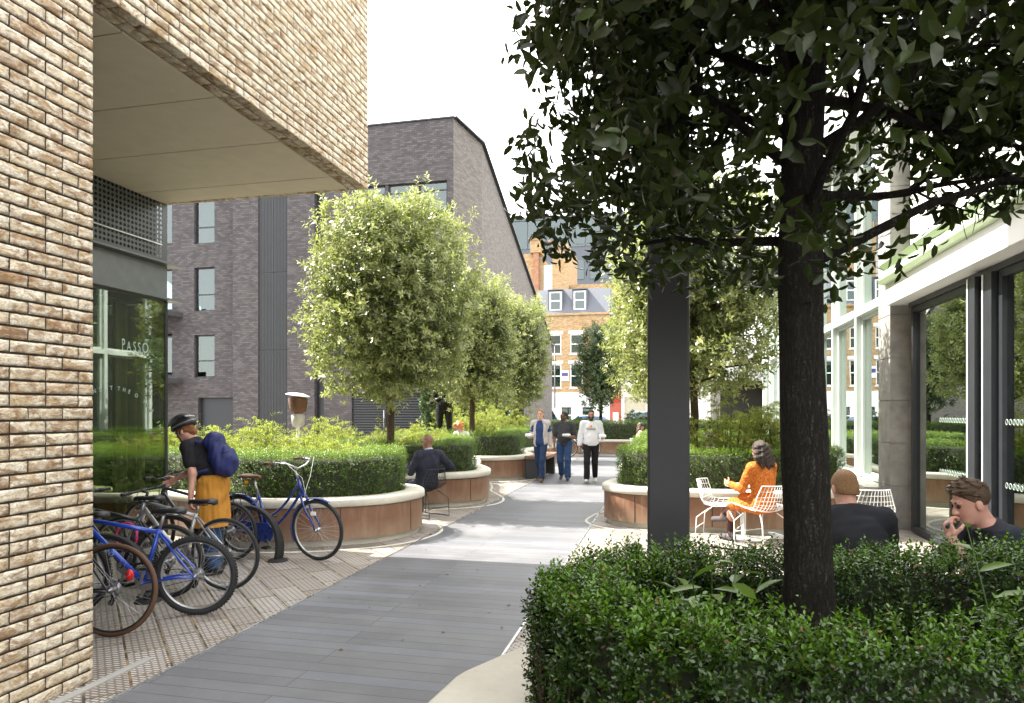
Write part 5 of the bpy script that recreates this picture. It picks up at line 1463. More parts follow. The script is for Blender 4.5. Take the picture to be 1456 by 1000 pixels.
# ================================================================== vehicles on the street
def car(name, label, cat, loc, rz, L, W, H, mat, kind='car'):
    t = thing(name, label, cat, loc, rz, 'vehicles parked on the street')
    if kind == 'van': pr = [(0, .32), (0, .85), (.06, H * .93), (.25, H), (L - 1.45, H), (L - 1.05, H * .93), (L - .75, H * .62), (L - .12, H * .5), (L, H * .38), (L, .32)]
    else: pr = [(0, .35), (.02, .78), (.12, .95), (.62, H * .96), (.95, H), (L - 1.95, H), (L - 1.65, H * .96), (L - 1.05, .98), (L - .15, .80), (L, .62), (L, .32)]
    m = len(pr); mb = MB(); vs = []
    for s, in_ in ((-1, 0), (1, 0)):
        for x, z in pr:
            k = max(0, (z - .9) / max(.1, H - .9)); vs.append((x, s * (W / 2 - .16 * k), z))
    mb.add(vs, [tuple(range(m)), tuple(range(2 * m - 1, m - 1, -1))] + [(i, m + i, m + (i + 1) % m, (i + 1) % m) for i in range(m)])
    body = mb.build('body', mat, t, False, bevel=.05)
    for x in (.8, L - .85):
        for s in (-1, 1):
            w_ = MB(); w_.lathe([(.0, -.1), (.2, -.1), (.31, -.1), (.33, -.06), (.33, .06), (.31, .1), (0, .1)], (x, s * (W / 2 - .1), .33), 20, 'y'); wo2 = w_.build('wheel', M['rubber'], t, False)
            w_ = MB(); w_.lathe([(0, -.012), (.19, -.01), (.2, 0)], (x, s * (W / 2 + .012), .33), 16, 'y'); w_.build('hubcap', M['alu'], wo2, False)
    def side_glass(x0, x1, z0, z1, sl=0):
        for s in (-1, 1):
            def yy(z): return s * (W / 2 - .16 * max(0, (z - .9) / max(.1, H - .9)) + .006)
            g = MB(); g.add([(x0, yy(z0), z0), (x1, yy(z0), z0), (x1 - sl, yy(z1), z1), (x0 + .12 * (kind == 'car'), yy(z1), z1)], [(0, 1, 2, 3), (3, 2, 1, 0)]); g.build('side_window', M['glass_dark'], t, False)
    if kind == 'van':
        side_glass(L - 1.75, L - .85, H * .58, H * .88, .35)
        b = MB(); b.box(.35, L - 2.0, -W / 2 - .012, -W / 2 + .02, 1.12, 1.46); b.build('sign_panel', M['metal_dark'], t, False)
        me = text_mesh('enterprise', .36, 1.0); me.transform(basis(((L - 1.65) / 2, -W / 2 - .016, 1.27), (1, 0, 0), (0, 0, 1))); link_mesh('lettering', me, M['white_paint'], t, False)
    else: side_glass(.75, L - 1.45, .92, H * .95, .42); 
    hl = MB(); hl.ball((L - .02, W / 2 - .25, .66), (.05, .14, .08)); hl.build('headlight', M['white_paint'], t, False)
    hl = MB(); hl.ball((L - .02, -W / 2 + .25, .66), (.05, .14, .08)); hl.build('headlight', M['white_paint'], t, False)
    return t
car('parked_van', 'white van with a dark lettered side panel behind the walking men', 'van', (-11.6, 47.5, -.02), 0, 5.0, 1.9, 1.98, plain('white_car', (.7, .71, .72), .25, coat=.6, var=.03), 'van')
car('parked_car', 'small blue car roof showing over the far hedge', 'car', (-6.4, 44.6, -.02), 0, 3.9, 1.75, 1.42, plain('blue_car', (.03, .14, .42), .22, coat=.6))
car('parked_car', 'pale grey-blue car parked in front of the beige shutters', 'car', (-3.2, 51.0, -.02), 0, 4.4, 1.8, 1.72, plain('pale_car', (.30, .36, .44), .22, coat=.6))
# ================================================================== figures: smooth distance fields turned into one skin
def A3(*a): return np.array(a, float)
def un(a): a = np.asarray(a, float); return a / np.linalg.norm(a)
class Sdf:
    def __init__(s): s.p = []; s.sub = []; s.clip = []; s.wr = None
    def cone(s, a, b, r1, r2, k=.02): s.p.append(('c', np.asarray(a, float), np.asarray(b, float), r1, r2, k)); return s
    def ell(s, c, r, ax=None, k=.02): s.p.append(('e', np.asarray(c, float), np.asarray(r, float), np.eye(3) if ax is None else np.stack([un(q) for q in ax], 1), 0, k)); return s
    def cut(s, p, n, rnd=0): s.clip.append((np.asarray(p, float), un(n), rnd)); return s
    @staticmethod
    def prim(q, P):
        if q[0] == 'c':
            _, a, b, r1, r2, _k = q; ab = b - a; t = np.clip(((P - a) @ ab) / max(ab @ ab, 1e-9), 0, 1)
            return np.linalg.norm(P - a - t[:, None] * ab, axis=1) - (r1 + (r2 - r1) * t)
        _, c, r, R, _0, _k = q; x = (P - c) @ R; k0 = np.linalg.norm(x / r, axis=1); k1 = np.linalg.norm(x / (r * r), axis=1)
        return k0 * (k0 - 1) / np.maximum(k1, 1e-6)
    def __call__(s, P):
        d = None
        for q in s.p:
            e = s.prim(q, P); k = q[5]
            if d is None: d = e; continue
            h = np.clip(.5 + .5 * (e - d) / k, 0, 1); d = e * (1 - h) + d * h - k * h * (1 - h)
        for q in s.sub:
            e = -s.prim(q, P); k = q[5]
            h = np.clip(.5 - .5 * (d - e) / k, 0, 1); d = d * (1 - h) + e * h + k * h * (1 - h)
        if s.wr is not None:
            amp, fq, sd = s.wr; d = d + amp * bump_noise(P * A3(1, 1, .75), fq, sd)
        for p, n, r in s.clip: d = np.maximum(d, (P - p) @ n)
        return d
    def bounds(s):
        lo, hi = A3(9, 9, 9), A3(-9, -9, -9)
        for q in s.p:
            if q[0] == 'c':
                for c, r in ((q[1], q[3]), (q[2], q[4])): lo = np.minimum(lo, c - r); hi = np.maximum(hi, c + r)
            else: r = q[2].max(); lo = np.minimum(lo, q[1] - r); hi = np.maximum(hi, q[1] + r)
        return lo - .04, hi + .04
def skin_of(f, h):
    lo, hi = f.bounds(); m = np.ceil((hi - lo) / (4 * h)).astype(int) + 1
    c = [lo[i] + (np.arange(m[i]) * 4 + 1.5) * h for i in range(3)]
    G = np.stack(np.meshgrid(*c, indexing='ij'), -1).reshape(-1, 3); dc = f(G).reshape(m)
    mask = np.abs(dc) < h * 7.5
    V = np.repeat(np.repeat(np.repeat(dc, 4, 0), 4, 1), 4, 2); Mk = np.repeat(np.repeat(np.repeat(mask, 4, 0), 4, 1), 4, 2)
    I = np.argwhere(Mk); V[Mk] = f(lo + I * h)
    ins = V < 0; n = V.shape
    cn = tuple(k - 1 for k in n); acc = np.zeros(cn + (3,)); cnt = np.zeros(cn)
    off = [(i, j, k) for i in (0, 1) for j in (0, 1) for k in (0, 1)]
    def sl(o): return tuple(slice(o[a], o[a] + cn[a]) for a in range(3))
    act = np.zeros(cn, bool); s0 = ins[sl((0, 0, 0))]
    for o in off[1:]: act |= ins[sl(o)] != s0
    ai = np.argwhere(act); ids = -np.ones(cn, int); ids[act] = np.arange(len(ai))
    P = np.zeros((len(ai), 3)); C = np.zeros(len(ai))
    for o in off:
        for ax in range(3):
            if o[ax]: continue
            o2 = list(o); o2[ax] = 1
            a = V[tuple((ai + o).T)]; b = V[tuple((ai + o2).T)]
            x = (a < 0) != (b < 0); t = np.where(x, a / np.where(x, a - b, 1), 0)
            q = np.tile(np.array(o, float), (len(ai), 1)); q[:, ax] += t
            P[x] += q[x]; C[x] += 1
    P = lo + (ai + P / C[:, None]) * h
    F = []
    for ax in range(3):
        b, c_ = (ax + 1) % 3, (ax + 2) % 3
        s_a = [slice(None)] * 3; s_b = [slice(None)] * 3; s_a[ax] = slice(0, -1); s_b[ax] = slice(1, None)
        e0, e1 = ins[tuple(s_a)], ins[tuple(s_b)]
        E = np.argwhere(e0 != e1); E = E[(E[:, b] > 0) & (E[:, c_] > 0) & (E[:, b] < n[b] - 1) & (E[:, c_] < n[c_] - 1)]
        fl = e0[tuple(E.T)]
        def cid(db, dc_):
            q = E.copy(); q[:, b] -= db; q[:, c_] -= dc_; return ids[tuple(q.T)]
        Q = np.stack([cid(1, 1), cid(0, 1), cid(0, 0), cid(1, 0)], 1)
        Q[~fl] = Q[~fl][:, ::-1]; F.append(Q)
    return P, np.vstack(F)
def join_skins(parts):
    Vs, Fs, b = [], [], 0
    for P, F in parts: Vs.append(P); Fs.append(F + b); b += len(P)
    return np.vstack(Vs), np.vstack(Fs)
def sdf_obj(name, f, h, mat, parent):
    P, F = skin_of(f, h); return link_mesh(name, mesh_np(name, P, F, True), mat, parent, False)

def skin_mat(name, c):
    t = NT(name); o = t.objco()
    col = t.ramp(t.noise(9, 4, .6, o), [(.3, tuple(x * k for x, k in zip(c, (.92, .82, .8)))), (.7, tuple(min(1, x * k) for x, k in zip(c, (1.05, 1.05, 1.05))))])
    p = t.pbr(col, .48, 0, .4, t.bump(t.noise(160, 3, .6, o), .2, .001)); p.inputs['Subsurface Weight'].default_value = .12; p.inputs['Subsurface Radius'].default_value = (.012, .005, .003); p.inputs['Subsurface Scale'].default_value = 1.0
    return t.m
def hair_mat(name, c, hi):
    t = NT(name); x, y, z = t.sep(t.objco())
    st = t.noise(1, 4, .7, t.comb(t.math('MULTIPLY', x, 260), t.math('MULTIPLY', y, 90), t.math('MULTIPLY', z, 120)))
    t.pbr(t.ramp(st, [(.3, tuple(q * .45 for q in c)), (.55, c), (.75, hi)]), .55, 0, .4, t.bump(st, 1.0, .006)); return t.m
SKIN = {k: skin_mat('skin_' + k, c) for k, c in dict(fair=(.58, .36, .27), tan=(.42, .24, .15), brown=(.20, .105, .065), dark=(.10, .055, .038), pink=(.60, .34, .26)).items()}
def cloth(name, c, rough=.85, var=.10): 
    if name not in M: M[name] = plain('cloth_' + name, c, rough, var=var, scale=14, bump=.0015, spec=.25)
    return M[name]
def hand_sdf(wr, d, pn, curl=.5, mirror=1, s=1.0, grip=0.0):
    f = Sdf(); d, pn = un(d), np.asarray(pn, float); pn = un(pn - d * (pn @ d)); sd_ = np.cross(d, pn) * mirror
    f.cone(wr - d * .05, wr + d * .012, .027, .025, .01)
    f.ell(wr + d * .050 * s, (.040 * s, .050 * s, .0155 * s), (sd_, d, pn), .012)
    for i, (o, ln) in enumerate(((.028, .070), (.010, .080), (-.009, .075), (-.027, .060))):
        p = wr + d * .088 * s + sd_ * o * s; a = .15 + curl * (.35 + .08 * i); dd = un(d + sd_ * o * 1.2)
        r = .0092 * s
        for kk, fr in enumerate((.45, .31, .24)):
            v = dd * math.cos(a) + pn * math.sin(a); q = p + v * ln * fr * s
            f.cone(p, q, r, r * .9, .004); p = q; r *= .9; a += curl * (.75 if kk == 0 else .6)
    p = wr + d * .022 * s + sd_ * .028 * s; v = un(d * .65 + sd_ * .75 + pn * (.25 + .4 * curl)); q = p + v * .045 * s
    f.cone(p, q, .0125 * s, .0105 * s, .008); f.cone(q, q + un(d * .9 + sd_ * .25 + pn * (.1 + .6 * curl)) * .032 * s, .0105 * s, .0085 * s, .005)
    return f
def person(label, loc, rz, skin='fair', s=1.0, wide=1.0, belly=0.0, pel_z=.95, spine=(0, 0, 1), neck=(0, .18, 1), look=(0, 1, 0), tilt=0.0,
           armR=((.12, 0, -1), (.02, .12, -1)), armL=((-.12, 0, -1), (-.02, .12, -1)), legR=((.02, .0, -1), (0, 0, -1)), legL=((-.02, 0, -1), (0, 0, -1)),
           footR=(.12, 1, 0), footL=(-.12, 1, 0), handR=None, handL=None, curlR=.5, curlL=.5,
           top=None, top_sleeve=.55, top_hem=-.06, top_infl=.014, trousers=None, tr_to=.94, tr_w=1.0, shoes=None, hair=None, hair_style='short', beard=None,
           jacket=None, dress=None, skirt=None, h=.011, hh=.006, statue=None, group=None, twist=0.0, name='person', cat='person', tr_name='trousers', collar=None):
    J = {}
    sp = un(spine); ct, st_ = math.cos(twist), math.sin(twist); X = A3(ct, st_, 0); X = un(X - sp * (X @ sp)); f_ = np.cross(sp, X)
    pel = A3(0, 0, pel_z)
    nb = pel + sp * .50; nd = un(neck); hc = nb + nd * .165
    hy = un(look); hx = un(np.cross(hy, nd if abs(hy @ nd) < .95 else sp)); hz = np.cross(hx, hy)
    if tilt: hx, hz = hx * math.cos(tilt) + hz * math.sin(tilt), hz * math.cos(tilt) - hx * math.sin(tilt)
    for S_, sg in (('R', 1), ('L', -1)):
        J['sh' + S_] = pel + sp * .445 + X * .172 * wide * sg
        u, v = (armR, armL)[sg < 0]; J['el' + S_] = J['sh' + S_] + un(u) * .295; J['wr' + S_] = J['el' + S_] + un(v) * .25
        J['hip' + S_] = pel + A3(.085 * sg * wide, 0, -.03); u, v = (legR, legL)[sg < 0]
        J['kn' + S_] = J['hip' + S_] + un(u) * .435; J['an' + S_] = J['kn' + S_] + un(v) * .405
        fd = un((footR, footL)[sg < 0]); J['toe' + S_] = J['an' + S_] + fd * .155 + A3(0, 0, -.045); J['heel' + S_] = J['an' + S_] - fd * .045 + A3(0, 0, -.045)
    def torso(f, g, k=.045):
        f.ell(pel + sp * .30, (.160 * wide + g, .108 + g, .205 + g), (X, f_, sp), k)
        f.ell(pel + sp * .13 + f_ * belly * .5, (.142 * wide + g, .100 + belly * .6 + g, .17 + g), (X, f_, sp), k)
        f.ell(pel + A3(0, 0, .0), (.160 * wide + g, .118 + g, .125 + g), (A3(1, 0, 0), A3(0, 1, 0), A3(0, 0, 1)), k)
        for S_ in 'RL': f.cone(nb - sp * .005, J['sh' + S_] + sp * .004, .052 + g, .050 + g, .03)
    def arm(f, S_, g, frac=2.0, k=.03):
        sh, el, wr = J['sh' + S_], J['el' + S_], J['wr' + S_]
        t = min(1, frac); e = sh + (el - sh) * t; f.cone(sh, e, .052 + g, .052 + (.041 - .052) * t + g, k)
        if frac > 1: t = min(1, frac - 1); f.cone(el, el + (wr - el) * t, .041 + g, .041 + (.027 - .041) * t + g, .02)
        if frac < 1.0: f.cut(e, un(el - sh)) if False else None
    def leg(f, S_, g, t=1.0, gk=0, k=.03):
        hp, kn, an = J['hip' + S_], J['kn' + S_], J['an' + S_]
        f.cone(hp, kn, .086 * (wide * .5 + .5) + g, .056 + g + gk * .5, k); f.cone(kn, kn + (an - kn) * t, .055 + g + gk * .5, .040 + g + gk, .025)
        if not gk: f.ell(kn + (an - kn) * .32 - f_ * .012, (.05 + g, .055 + g, .11), (A3(1, 0, 0), un(np.cross(un(an - kn), A3(1, 0, 0))), un(an - kn)), .03)
    def head(f):
        f.ell(hc + hz * .030 - hy * .012, (.074, .095, .087), (hx, hy, hz), .01)
        f.ell(hc - hz * .035 + hy * .022, (.060, .070, .082), (hx, hy, hz), .025)
        f.cone(hc - hz * .092 + hy * .062 - hx * .014, hc - hz * .092 + hy * .062 + hx * .014, .022, .022, .03)
        f.cone(hc + hz * .012 + hy * .086, hc - hz * .026 + hy * .106, .009, .0135, .010)
        f.cone(hc - hz * .030 + hy * .094 - hx * .010, hc - hz * .030 + hy * .094 + hx * .010, .009, .009, .008)
        f.cone(hc + hz * .030 + hy * .080 - hx * .034, hc + hz * .030 + hy * .080 + hx * .034, .010, .010, .014)
        f.ell(hc - hz * .057 + hy * .084, (.022, .010, .006), (hx, hy, hz), .006); f.ell(hc - hz * .068 + hy * .081, (.019, .010, .007), (hx, hy, hz), .006)
        for q in (-1, 1):
            f.ell(hc + hx * .074 * q - hy * .006 - hz * .012, (.009, .020, .032), (hx, hy, hz), .008)
            f.sub.append(('e', hc + hx * .031 * q + hy * .098 + hz * .010, A3(.018, .016, .012), np.stack([hx, hy, hz], 1), 0, .012))
        f.cone(nb - sp * .02, hc - hz * .045 - hy * .012, .058, .052, .025)
    B = Sdf()
    torso(B, 0)
    for S_ in 'RL':
        arm(B, S_, 0); leg(B, S_, 0)
        B.cone(J['heel' + S_], J['toe' + S_], .036, .028, .03); B.cone(J['an' + S_], J['heel' + S_], .038, .034, .02)
    Hd = Sdf(); head(Hd)
    parts = []
    B.cone(nb - sp * .03, nb + nd * .09, .056, .053, .03)
    hs = []
    for S_, hn, cu, mi in (('R', handR, curlR, 1), ('L', handL, curlL, -1)):
        wr = J['wr' + S_]; fd = un(wr - J['el' + S_])
        d, pn = hn if hn else (fd, (-mi, .15, 0))
        hs.append(hand_sdf(wr, d, pn, cu, mi))
    if statue is not None:
        B.p = [(q[0], q[1], q[2], q[3] + (.018 if q[0] == 'c' else 0), q[4] + (.018 if q[0] == 'c' else 0), q[5]) for q in B.p]
        B.wr = (.012, 28, 5)
        o = None; V, F = join_skins([skin_of(B, h), skin_of(Hd, h)] + [skin_of(q, .006) for q in hs])
        me = mesh_np('statue', V, F, True); o = link_mesh('statue', me, statue, None); o.location = loc; o.rotation_euler.z = rz; o.scale = (s, s, s)
        tag(o, label, cat, group); return o, J
    V, F = join_skins([skin_of(B, h), skin_of(Hd, hh)] + [skin_of(q, .0045) for q in hs])
    root = link_mesh(name, mesh_np(name, V, F, True), SKIN[skin], None)
    root.location = loc; root.rotation_euler.z = rz; root.scale = (s, s, s); tag(root, label, cat, group)
    if top is not None:
        f = Sdf(); torso(f, top_infl)
        for S_ in 'RL': arm(f, S_, top_infl + (.008 if top_sleeve < 1 else .006), top_sleeve)
        f.wr = (.0055, 21, 3); f.cut(pel + A3(0, 0, top_hem), (0, 0, -1)); f.cut(nb + nd * .028, nd)
        sdf_obj('shirt', f, h * .9, top, root)
    if collar is not None:
        f = Sdf(); f.cone(nb - nd * .02, nb + nd * .05, .075, .066, .02); f.cut(nb + nd * .055, nd); sdf_obj('collar', f, h * .8, collar, root)
    if jacket is not None:
        f = Sdf(); torso(f, .03)
        for S_ in 'RL': arm(f, S_, .02, 1.9)
        f.wr = (.008, 17, 8); f.cut(pel + A3(0, 0, -.16), (0, 0, -1)); f.cut(nb + nd * .03, nd)
        if jacket[1]: f.sub.append(('c', pel + f_ * .16 - sp * .3, nb + f_ * .14 + sp * .02, .115, .095, .02))
        sdf_obj('jacket', f, h, jacket[0], root)
    if dress is not None:
        f = Sdf(); torso(f, .016)
        for S_ in 'RL':
            arm(f, S_, .014, 1.85); f.cone(J['hip' + S_], J['hip' + S_] + (J['kn' + S_] - J['hip' + S_]) * .92, .112, .085, .06)
        f.wr = (.007, 19, 6); f.cut(nb + nd * .03, nd); sdf_obj('dress', f, h * .9, dress, root)
    if skirt is not None:
        f = Sdf(); f.ell(pel + A3(0, 0, .04), (.168 * wide, .13, .12), None, .05)
        for S_ in 'RL': f.cone(J['hip' + S_] + A3(0, 0, .03), J['hip' + S_] + (J['kn' + S_] - J['hip' + S_]) * 1.03, .118, .175, .07)
        f.wr = (.016, 15, 4); f.cut(pel + A3(0, 0, .10), (0, 0, 1)); f.cut(J['knR'] + A3(0, 0, .02), (0, 0, -1)); sdf_obj('skirt', f, h * .9, skirt, root)
    if trousers is not None:
        f = Sdf(); f.ell(pel + A3(0, 0, -.0), (.166 * wide, .124 + belly * .2, .13), None, .05)
        for S_ in 'RL': leg(f, S_, .012 * tr_w, tr_to, .014 * tr_w)
        f.wr = (.007, 19, 2); f.cut(pel + A3(0, 0, .075), (0, 0, 1)); sdf_obj(tr_name, f, h, trousers, root)
    if shoes is not None:
        for S_ in 'RL':
            f = Sdf(); f.cone(J['heel' + S_], J['toe' + S_], .046, .038, .03); f.cone(J['an' + S_] + (J['kn' + S_] - J['an' + S_]) * .06, J['heel' + S_], .046, .044, .02)
            f.cut(J['toe' + S_] - A3(0, 0, .032), (0, 0, -1)) if abs(un((footR, footL)[S_ == 'L'])[2]) < .2 else None
            sdf_obj('shoe', f, h * .8, shoes, root)
    for q in (-1, 1):
        MB().ball(hc + hx * .031 * q + hy * .0835 + hz * .009, .0115, 10, 7).build('eye', M['dark_ink'], root, False)
    if hair is not None:
        f = Sdf()
        if hair_style in ('short', 'crop', 'quiff'):
            g = {'short': .011, 'crop': .005, 'quiff': .013}[hair_style]
            f.ell(hc + hz * .032 - hy * .014, (.074 + g, .096 + g, .089 + g), (hx, hy, hz), .02)
            f.ell(hc - hz * .03 - hy * .045, (.066 + g * .6, .055 + g * .6, .07), (hx, hy, hz), .02)
            if hair_style == 'quiff':
                f = Sdf(); r_ = np.random.default_rng(4)
                f.ell(hc + hz * .036 - hy * .016, (.078, .098, .090), (hx, hy, hz), .02); f.cut(hc + hy * .03 + hz * .03, un(hy * .7 - hz * .72)); f.cut(hc - hz * .05, un(hy * .35 - hz)); sdf_obj('hair', f, hh, hair, root)
                f = Sdf()
                for _ in range(120):
                    a, e_ = r_.uniform(-PI, PI), r_.uniform(.15, 1.5)
                    v = hx * math.sin(a) * math.cos(e_) + hy * math.cos(a) * math.cos(e_) + hz * math.sin(e_)
                    if v @ hy > .5 and v @ hz < .5: continue
                    b0 = hc + hz * .035 - hy * .014 + hx * (v @ hx) * .074 + hy * (v @ hy) * .095 + hz * (v @ hz) * .088
                    dd = un(hy * .9 + v * .45 + hz * .05 - hx * (v @ hx) * .2 + r_.normal(0, .22, 3)); f.cone(b0, b0 + dd * r_.uniform(.03, .062), .015, .004, .008)
            if hair_style != 'quiff': f.wr = (.0055 if g > .006 else .001, 75, 4); f.cut(hc + hy * .035 + hz * .045, un(hy * .8 - hz * .6)); f.cut(hc - hz * .055 - hy * .03, un(hy * .4 - hz * .9))
            f.sub += [('e', hc + hx * .078 * q - hy * .004 - hz * .016, A3(.018, .026, .036), np.stack([hx, hy, hz], 1), 0, .01) for q in (-1, 1)]
        elif hair_style == 'curly':
            r_ = np.random.default_rng(5); f.ell(hc + hz * .035 - hy * .015, (.10, .115, .105), (hx, hy, hz), .02)
            for _ in range(46):
                v = un(r_.normal(size=3)); 
                if v @ hy > .55 and v @ hz < .35: continue
                f.cone(hc + hz * .03 + v * .105, hc + hz * .03 + v * .12, .03, .024, .012)
            f.cut(hc + hy * .06, un(hy - hz * .5))
        elif hair_style == 'long':
            f.ell(hc + hz * .03 - hy * .016, (.090, .110, .104), (hx, hy, hz), .03); r_ = np.random.default_rng(9)
            for _ in range(34):
                a = r_.uniform(-1.35, 1.35); b0 = hc - hy * (.075 * math.cos(a) + .02) + hx * .095 * math.sin(a) + hz * r_.uniform(-.06, .06)
                m_ = b0 - A3(0, 0, 1) * .13 - hy * r_.uniform(.005, .04) + hx * (.045 * math.sin(a) + r_.normal(0, .012)); e_ = m_ - A3(0, 0, 1) * r_.uniform(.06, .15) - hy * .01 + hx * r_.normal(.0, .025)
                f.cone(b0, m_, .032, .026, .018); f.cone(m_, e_, .026, .010, .014)
            f.wr = (.009, 85, 4); f.cut(hc + hy * .045 + hz * .03, un(hy * .9 - hz * .45))
        elif hair_style == 'bun':
            f.ell(hc + hz * .032 - hy * .014, (.080, .102, .095), (hx, hy, hz), .02); f.ell(hc - hz * .045 - hy * .085, (.04, .045, .05), (hx, hy, hz), .02)
            f.cut(hc + hy * .045 + hz * .03, un(hy * .75 - hz * .65)); f.wr = (.003, 60, 4)
        sdf_obj('hair', f, hh, hair, root)
        for q in (-1, 1): 
            e = MB(); e.tube([hc + hx * .046 * q + hy * .074 + hz * .034, hc + hx * .03 * q + hy * .089 + hz * .036, hc + hx * .015 * q + hy * .0935 + hz * .031], [.002, .0042, .003], 5); e.build('eyebrow', hair, root, False)
    if beard is not None:
        f = Sdf(); f.ell(hc - hz * .045 + hy * .020, (.066, .075, .082), (hx, hy, hz), .02); f.cone(hc - hz * .098 + hy * .064 - hx * .014, hc - hz * .098 + hy * .064 + hx * .014, .030, .030, .03)
        f.wr = (.003, 80, 4); f.cut(hc - hz * .040, un(hz * 1 - hy * .25)); f.cut(hc + hy * .0, -hy)
        f.sub.append(('e', hc - hz * .062 + hy * .098, A3(.020, .02, .008), np.stack([hx, hy, hz], 1), 0, .004))
        sdf_obj('beard', f, hh, beard, root)
    J.update(pel=pel, nb=nb, hc=hc, hx=hx, hy=hy, hz=hz, sp=sp, X=X, f=f_)
    return root, J
def at_world(root, q): return world_matrix(root) @ Vector([float(x) for x in q])
H_BROWN = hair_mat('hair_brown', (.085, .048, .025), (.22, .14, .08)); H_BLACK = hair_mat('hair_black', (.020, .016, .014), (.07, .055, .05))
H_GINGER = hair_mat('hair_ginger', (.26, .10, .03), (.45, .2, .07)); H_SANDY = hair_mat('hair_sandy', (.27, .14, .055), (.42, .25, .12)); H_GREY = hair_mat('hair_greydark', (.06, .055, .052), (.15, .14, .13))
DENIM = cloth('denim', (.035, .075, .17), var=.3); NAVYJ = cloth('denim_dark', (.018, .035, .085), var=.3)
def food_box(label, p, rz=0, tilt=0):
    t = thing('food_box', label, 'food box', tuple(p), rz, 'white takeaway boxes carried by the walkers')
    mb = MB(); mb.add([(x * .085 * k, y * .065 * k, z) for z, k in ((0, .85), (.028, 1.0), (.034, 1.03), (.038, 1.0), (.062, .8)) for x, y in ((-1, -1), (1, -1), (1, 1), (-1, 1))],
        [(3, 2, 1, 0), (16, 17, 18, 19)] + [(i * 4 + k, i * 4 + (k + 1) % 4, (i + 1) * 4 + (k + 1) % 4, (i + 1) * 4 + k) for i in range(4) for k in range(4)])
    mb.build('shell', M['white_paint'], t, False, bevel=.006); MB().box(-.02, .02, -.072, -.064, .024, .042).build('tab', M['white_paint'], t, False)
gw = 'three men walking along the plank walk'
# the three walkers, facing the camera along the walk
w1, J1 = person('walking man in a navy tee and open pale grey cardigan carrying a white box', (-3.00, 16.2, 0), PI - .10, 'fair', 1.01, .98, top=cloth('navy', (.022, .045, .13)), top_sleeve=.6, jacket=(cloth('grey_jacket', (.42, .38, .37)), True),
    trousers=NAVYJ, shoes=cloth('brown_shoe', (.16, .09, .05)), hair=H_SANDY, armR=((.16, .08, -1), (-.05, .95, -.12)), armL=((-.16, -.12, -1), (-.1, .12, -1)), legR=((.0, -.20, -1), (.02, -.62, -1)), legL=((.02, .36, -1), (.02, .02, -1)), footR=(.1, 1, -.8),
    handR=((-.1, 1, .05), (0, 0, 1)), curlR=.5, look=(.05, 1, -.05), group=gw)
w2, J2 = person('walking man in a charcoal shirt and blue jeans looking sideways', (-2.50, 16.7, 0), PI + .02, 'brown', .98, 1.14, .05, top=cloth('charcoal', (.045, .045, .05)), top_sleeve=.85, top_hem=-.12, trousers=DENIM, tr_w=1.5,
    shoes=cloth('grey_shoe', (.07, .07, .08)), hair=H_BLACK, hair_style='crop', beard=H_GREY, look=(.8, .6, -.08), armR=((.2, -.05, -1), (-.02, .2, -1)), armL=((-.22, .02, -1), (.5, .9, -.05)), handL=((.5, .9, .0), (0, 0, 1)),
    legR=((.02, -.14, -1), (0, -.65, -1)), legL=((.0, .30, -1), (0, -.05, -1)), footR=(.1, 1, -.8), group=gw)
w3, J3 = person('walking man in a white sweatshirt and black trousers with a dark beard', (-1.80, 16.35, 0), PI + .08, 'tan', 1.0, 1.1, .02, top=cloth('white_sweat', (.66, .66, .69), var=.04), top_sleeve=1.92, top_infl=.022, top_hem=-.07, trousers=cloth('black_trouser', (.014, .014, .016)),
    shoes=cloth('white_shoe', (.62, .61, .58)), hair=H_BLACK, beard=H_BLACK, armR=((.24, .0, -1), (.10, .22, -1)), armL=((-.22, .0, -1), (-.05, .95, -.15)), handL=((-.05, 1, .0), (0, 0, 1)), legR=((.0, .28, -1), (.02, -.02, -1)), legL=((.02, -.08, -1), (0, -.50, -1)), footL=(-.1, 1, -.5),
    look=(0, 1, -.12), group=gw)
bx = at_world(w1, J1['wrR'] + A3(-.01, .09, .022)); food_box('white takeaway box in the hand of the man in the navy tee', bx, .2)
bx = at_world(w2, J2['wrL'] + A3(.05, .08, .022)); food_box('white takeaway box held by the man in the charcoal shirt', bx, -.4)
bx = at_world(w3, J3['wrL'] + A3(-.01, .09, .022)); food_box('white takeaway box held by the man in the white sweatshirt', bx, .1)
me = text_mesh('ellesse', .085, 1.0); q = J3['pel'] + A3(0, .135, .335); me.transform(basis(tuple(q), (-1, 0, 0), (0, -.12, 1))); link_mesh('chest_lettering', me, M['dark_ink'], w3, False)
mb = MB(); q = J3['pel'] + A3(0, .135, .395); mb.lathe([(0, 0), (.03, 0), (.03, .004), (0, .004)], tuple(q), 14, 'y'); mb.build('chest_emblem', M['orange_lens'], w3, False)
g = MB()
for sgn in (-1, 1):
    c = J2['hc'] + J2['hx'] * .032 * sgn + J2['hy'] * .104 + J2['hz'] * .008; g.tube([c + J2['hx'] * .022 * math.cos(k * PI / 6) + J2['hz'] * .018 * math.sin(k * PI / 6) for k in range(12)], .0025, 4, True)
    g.tube([c + J2['hx'] * .022 * sgn, J2['hc'] + J2['hx'] * .078 * sgn - J2['hy'] * .0 + J2['hz'] * .01], .002, 4)
tag(g.build('glasses', M['black'], w2, False), None)

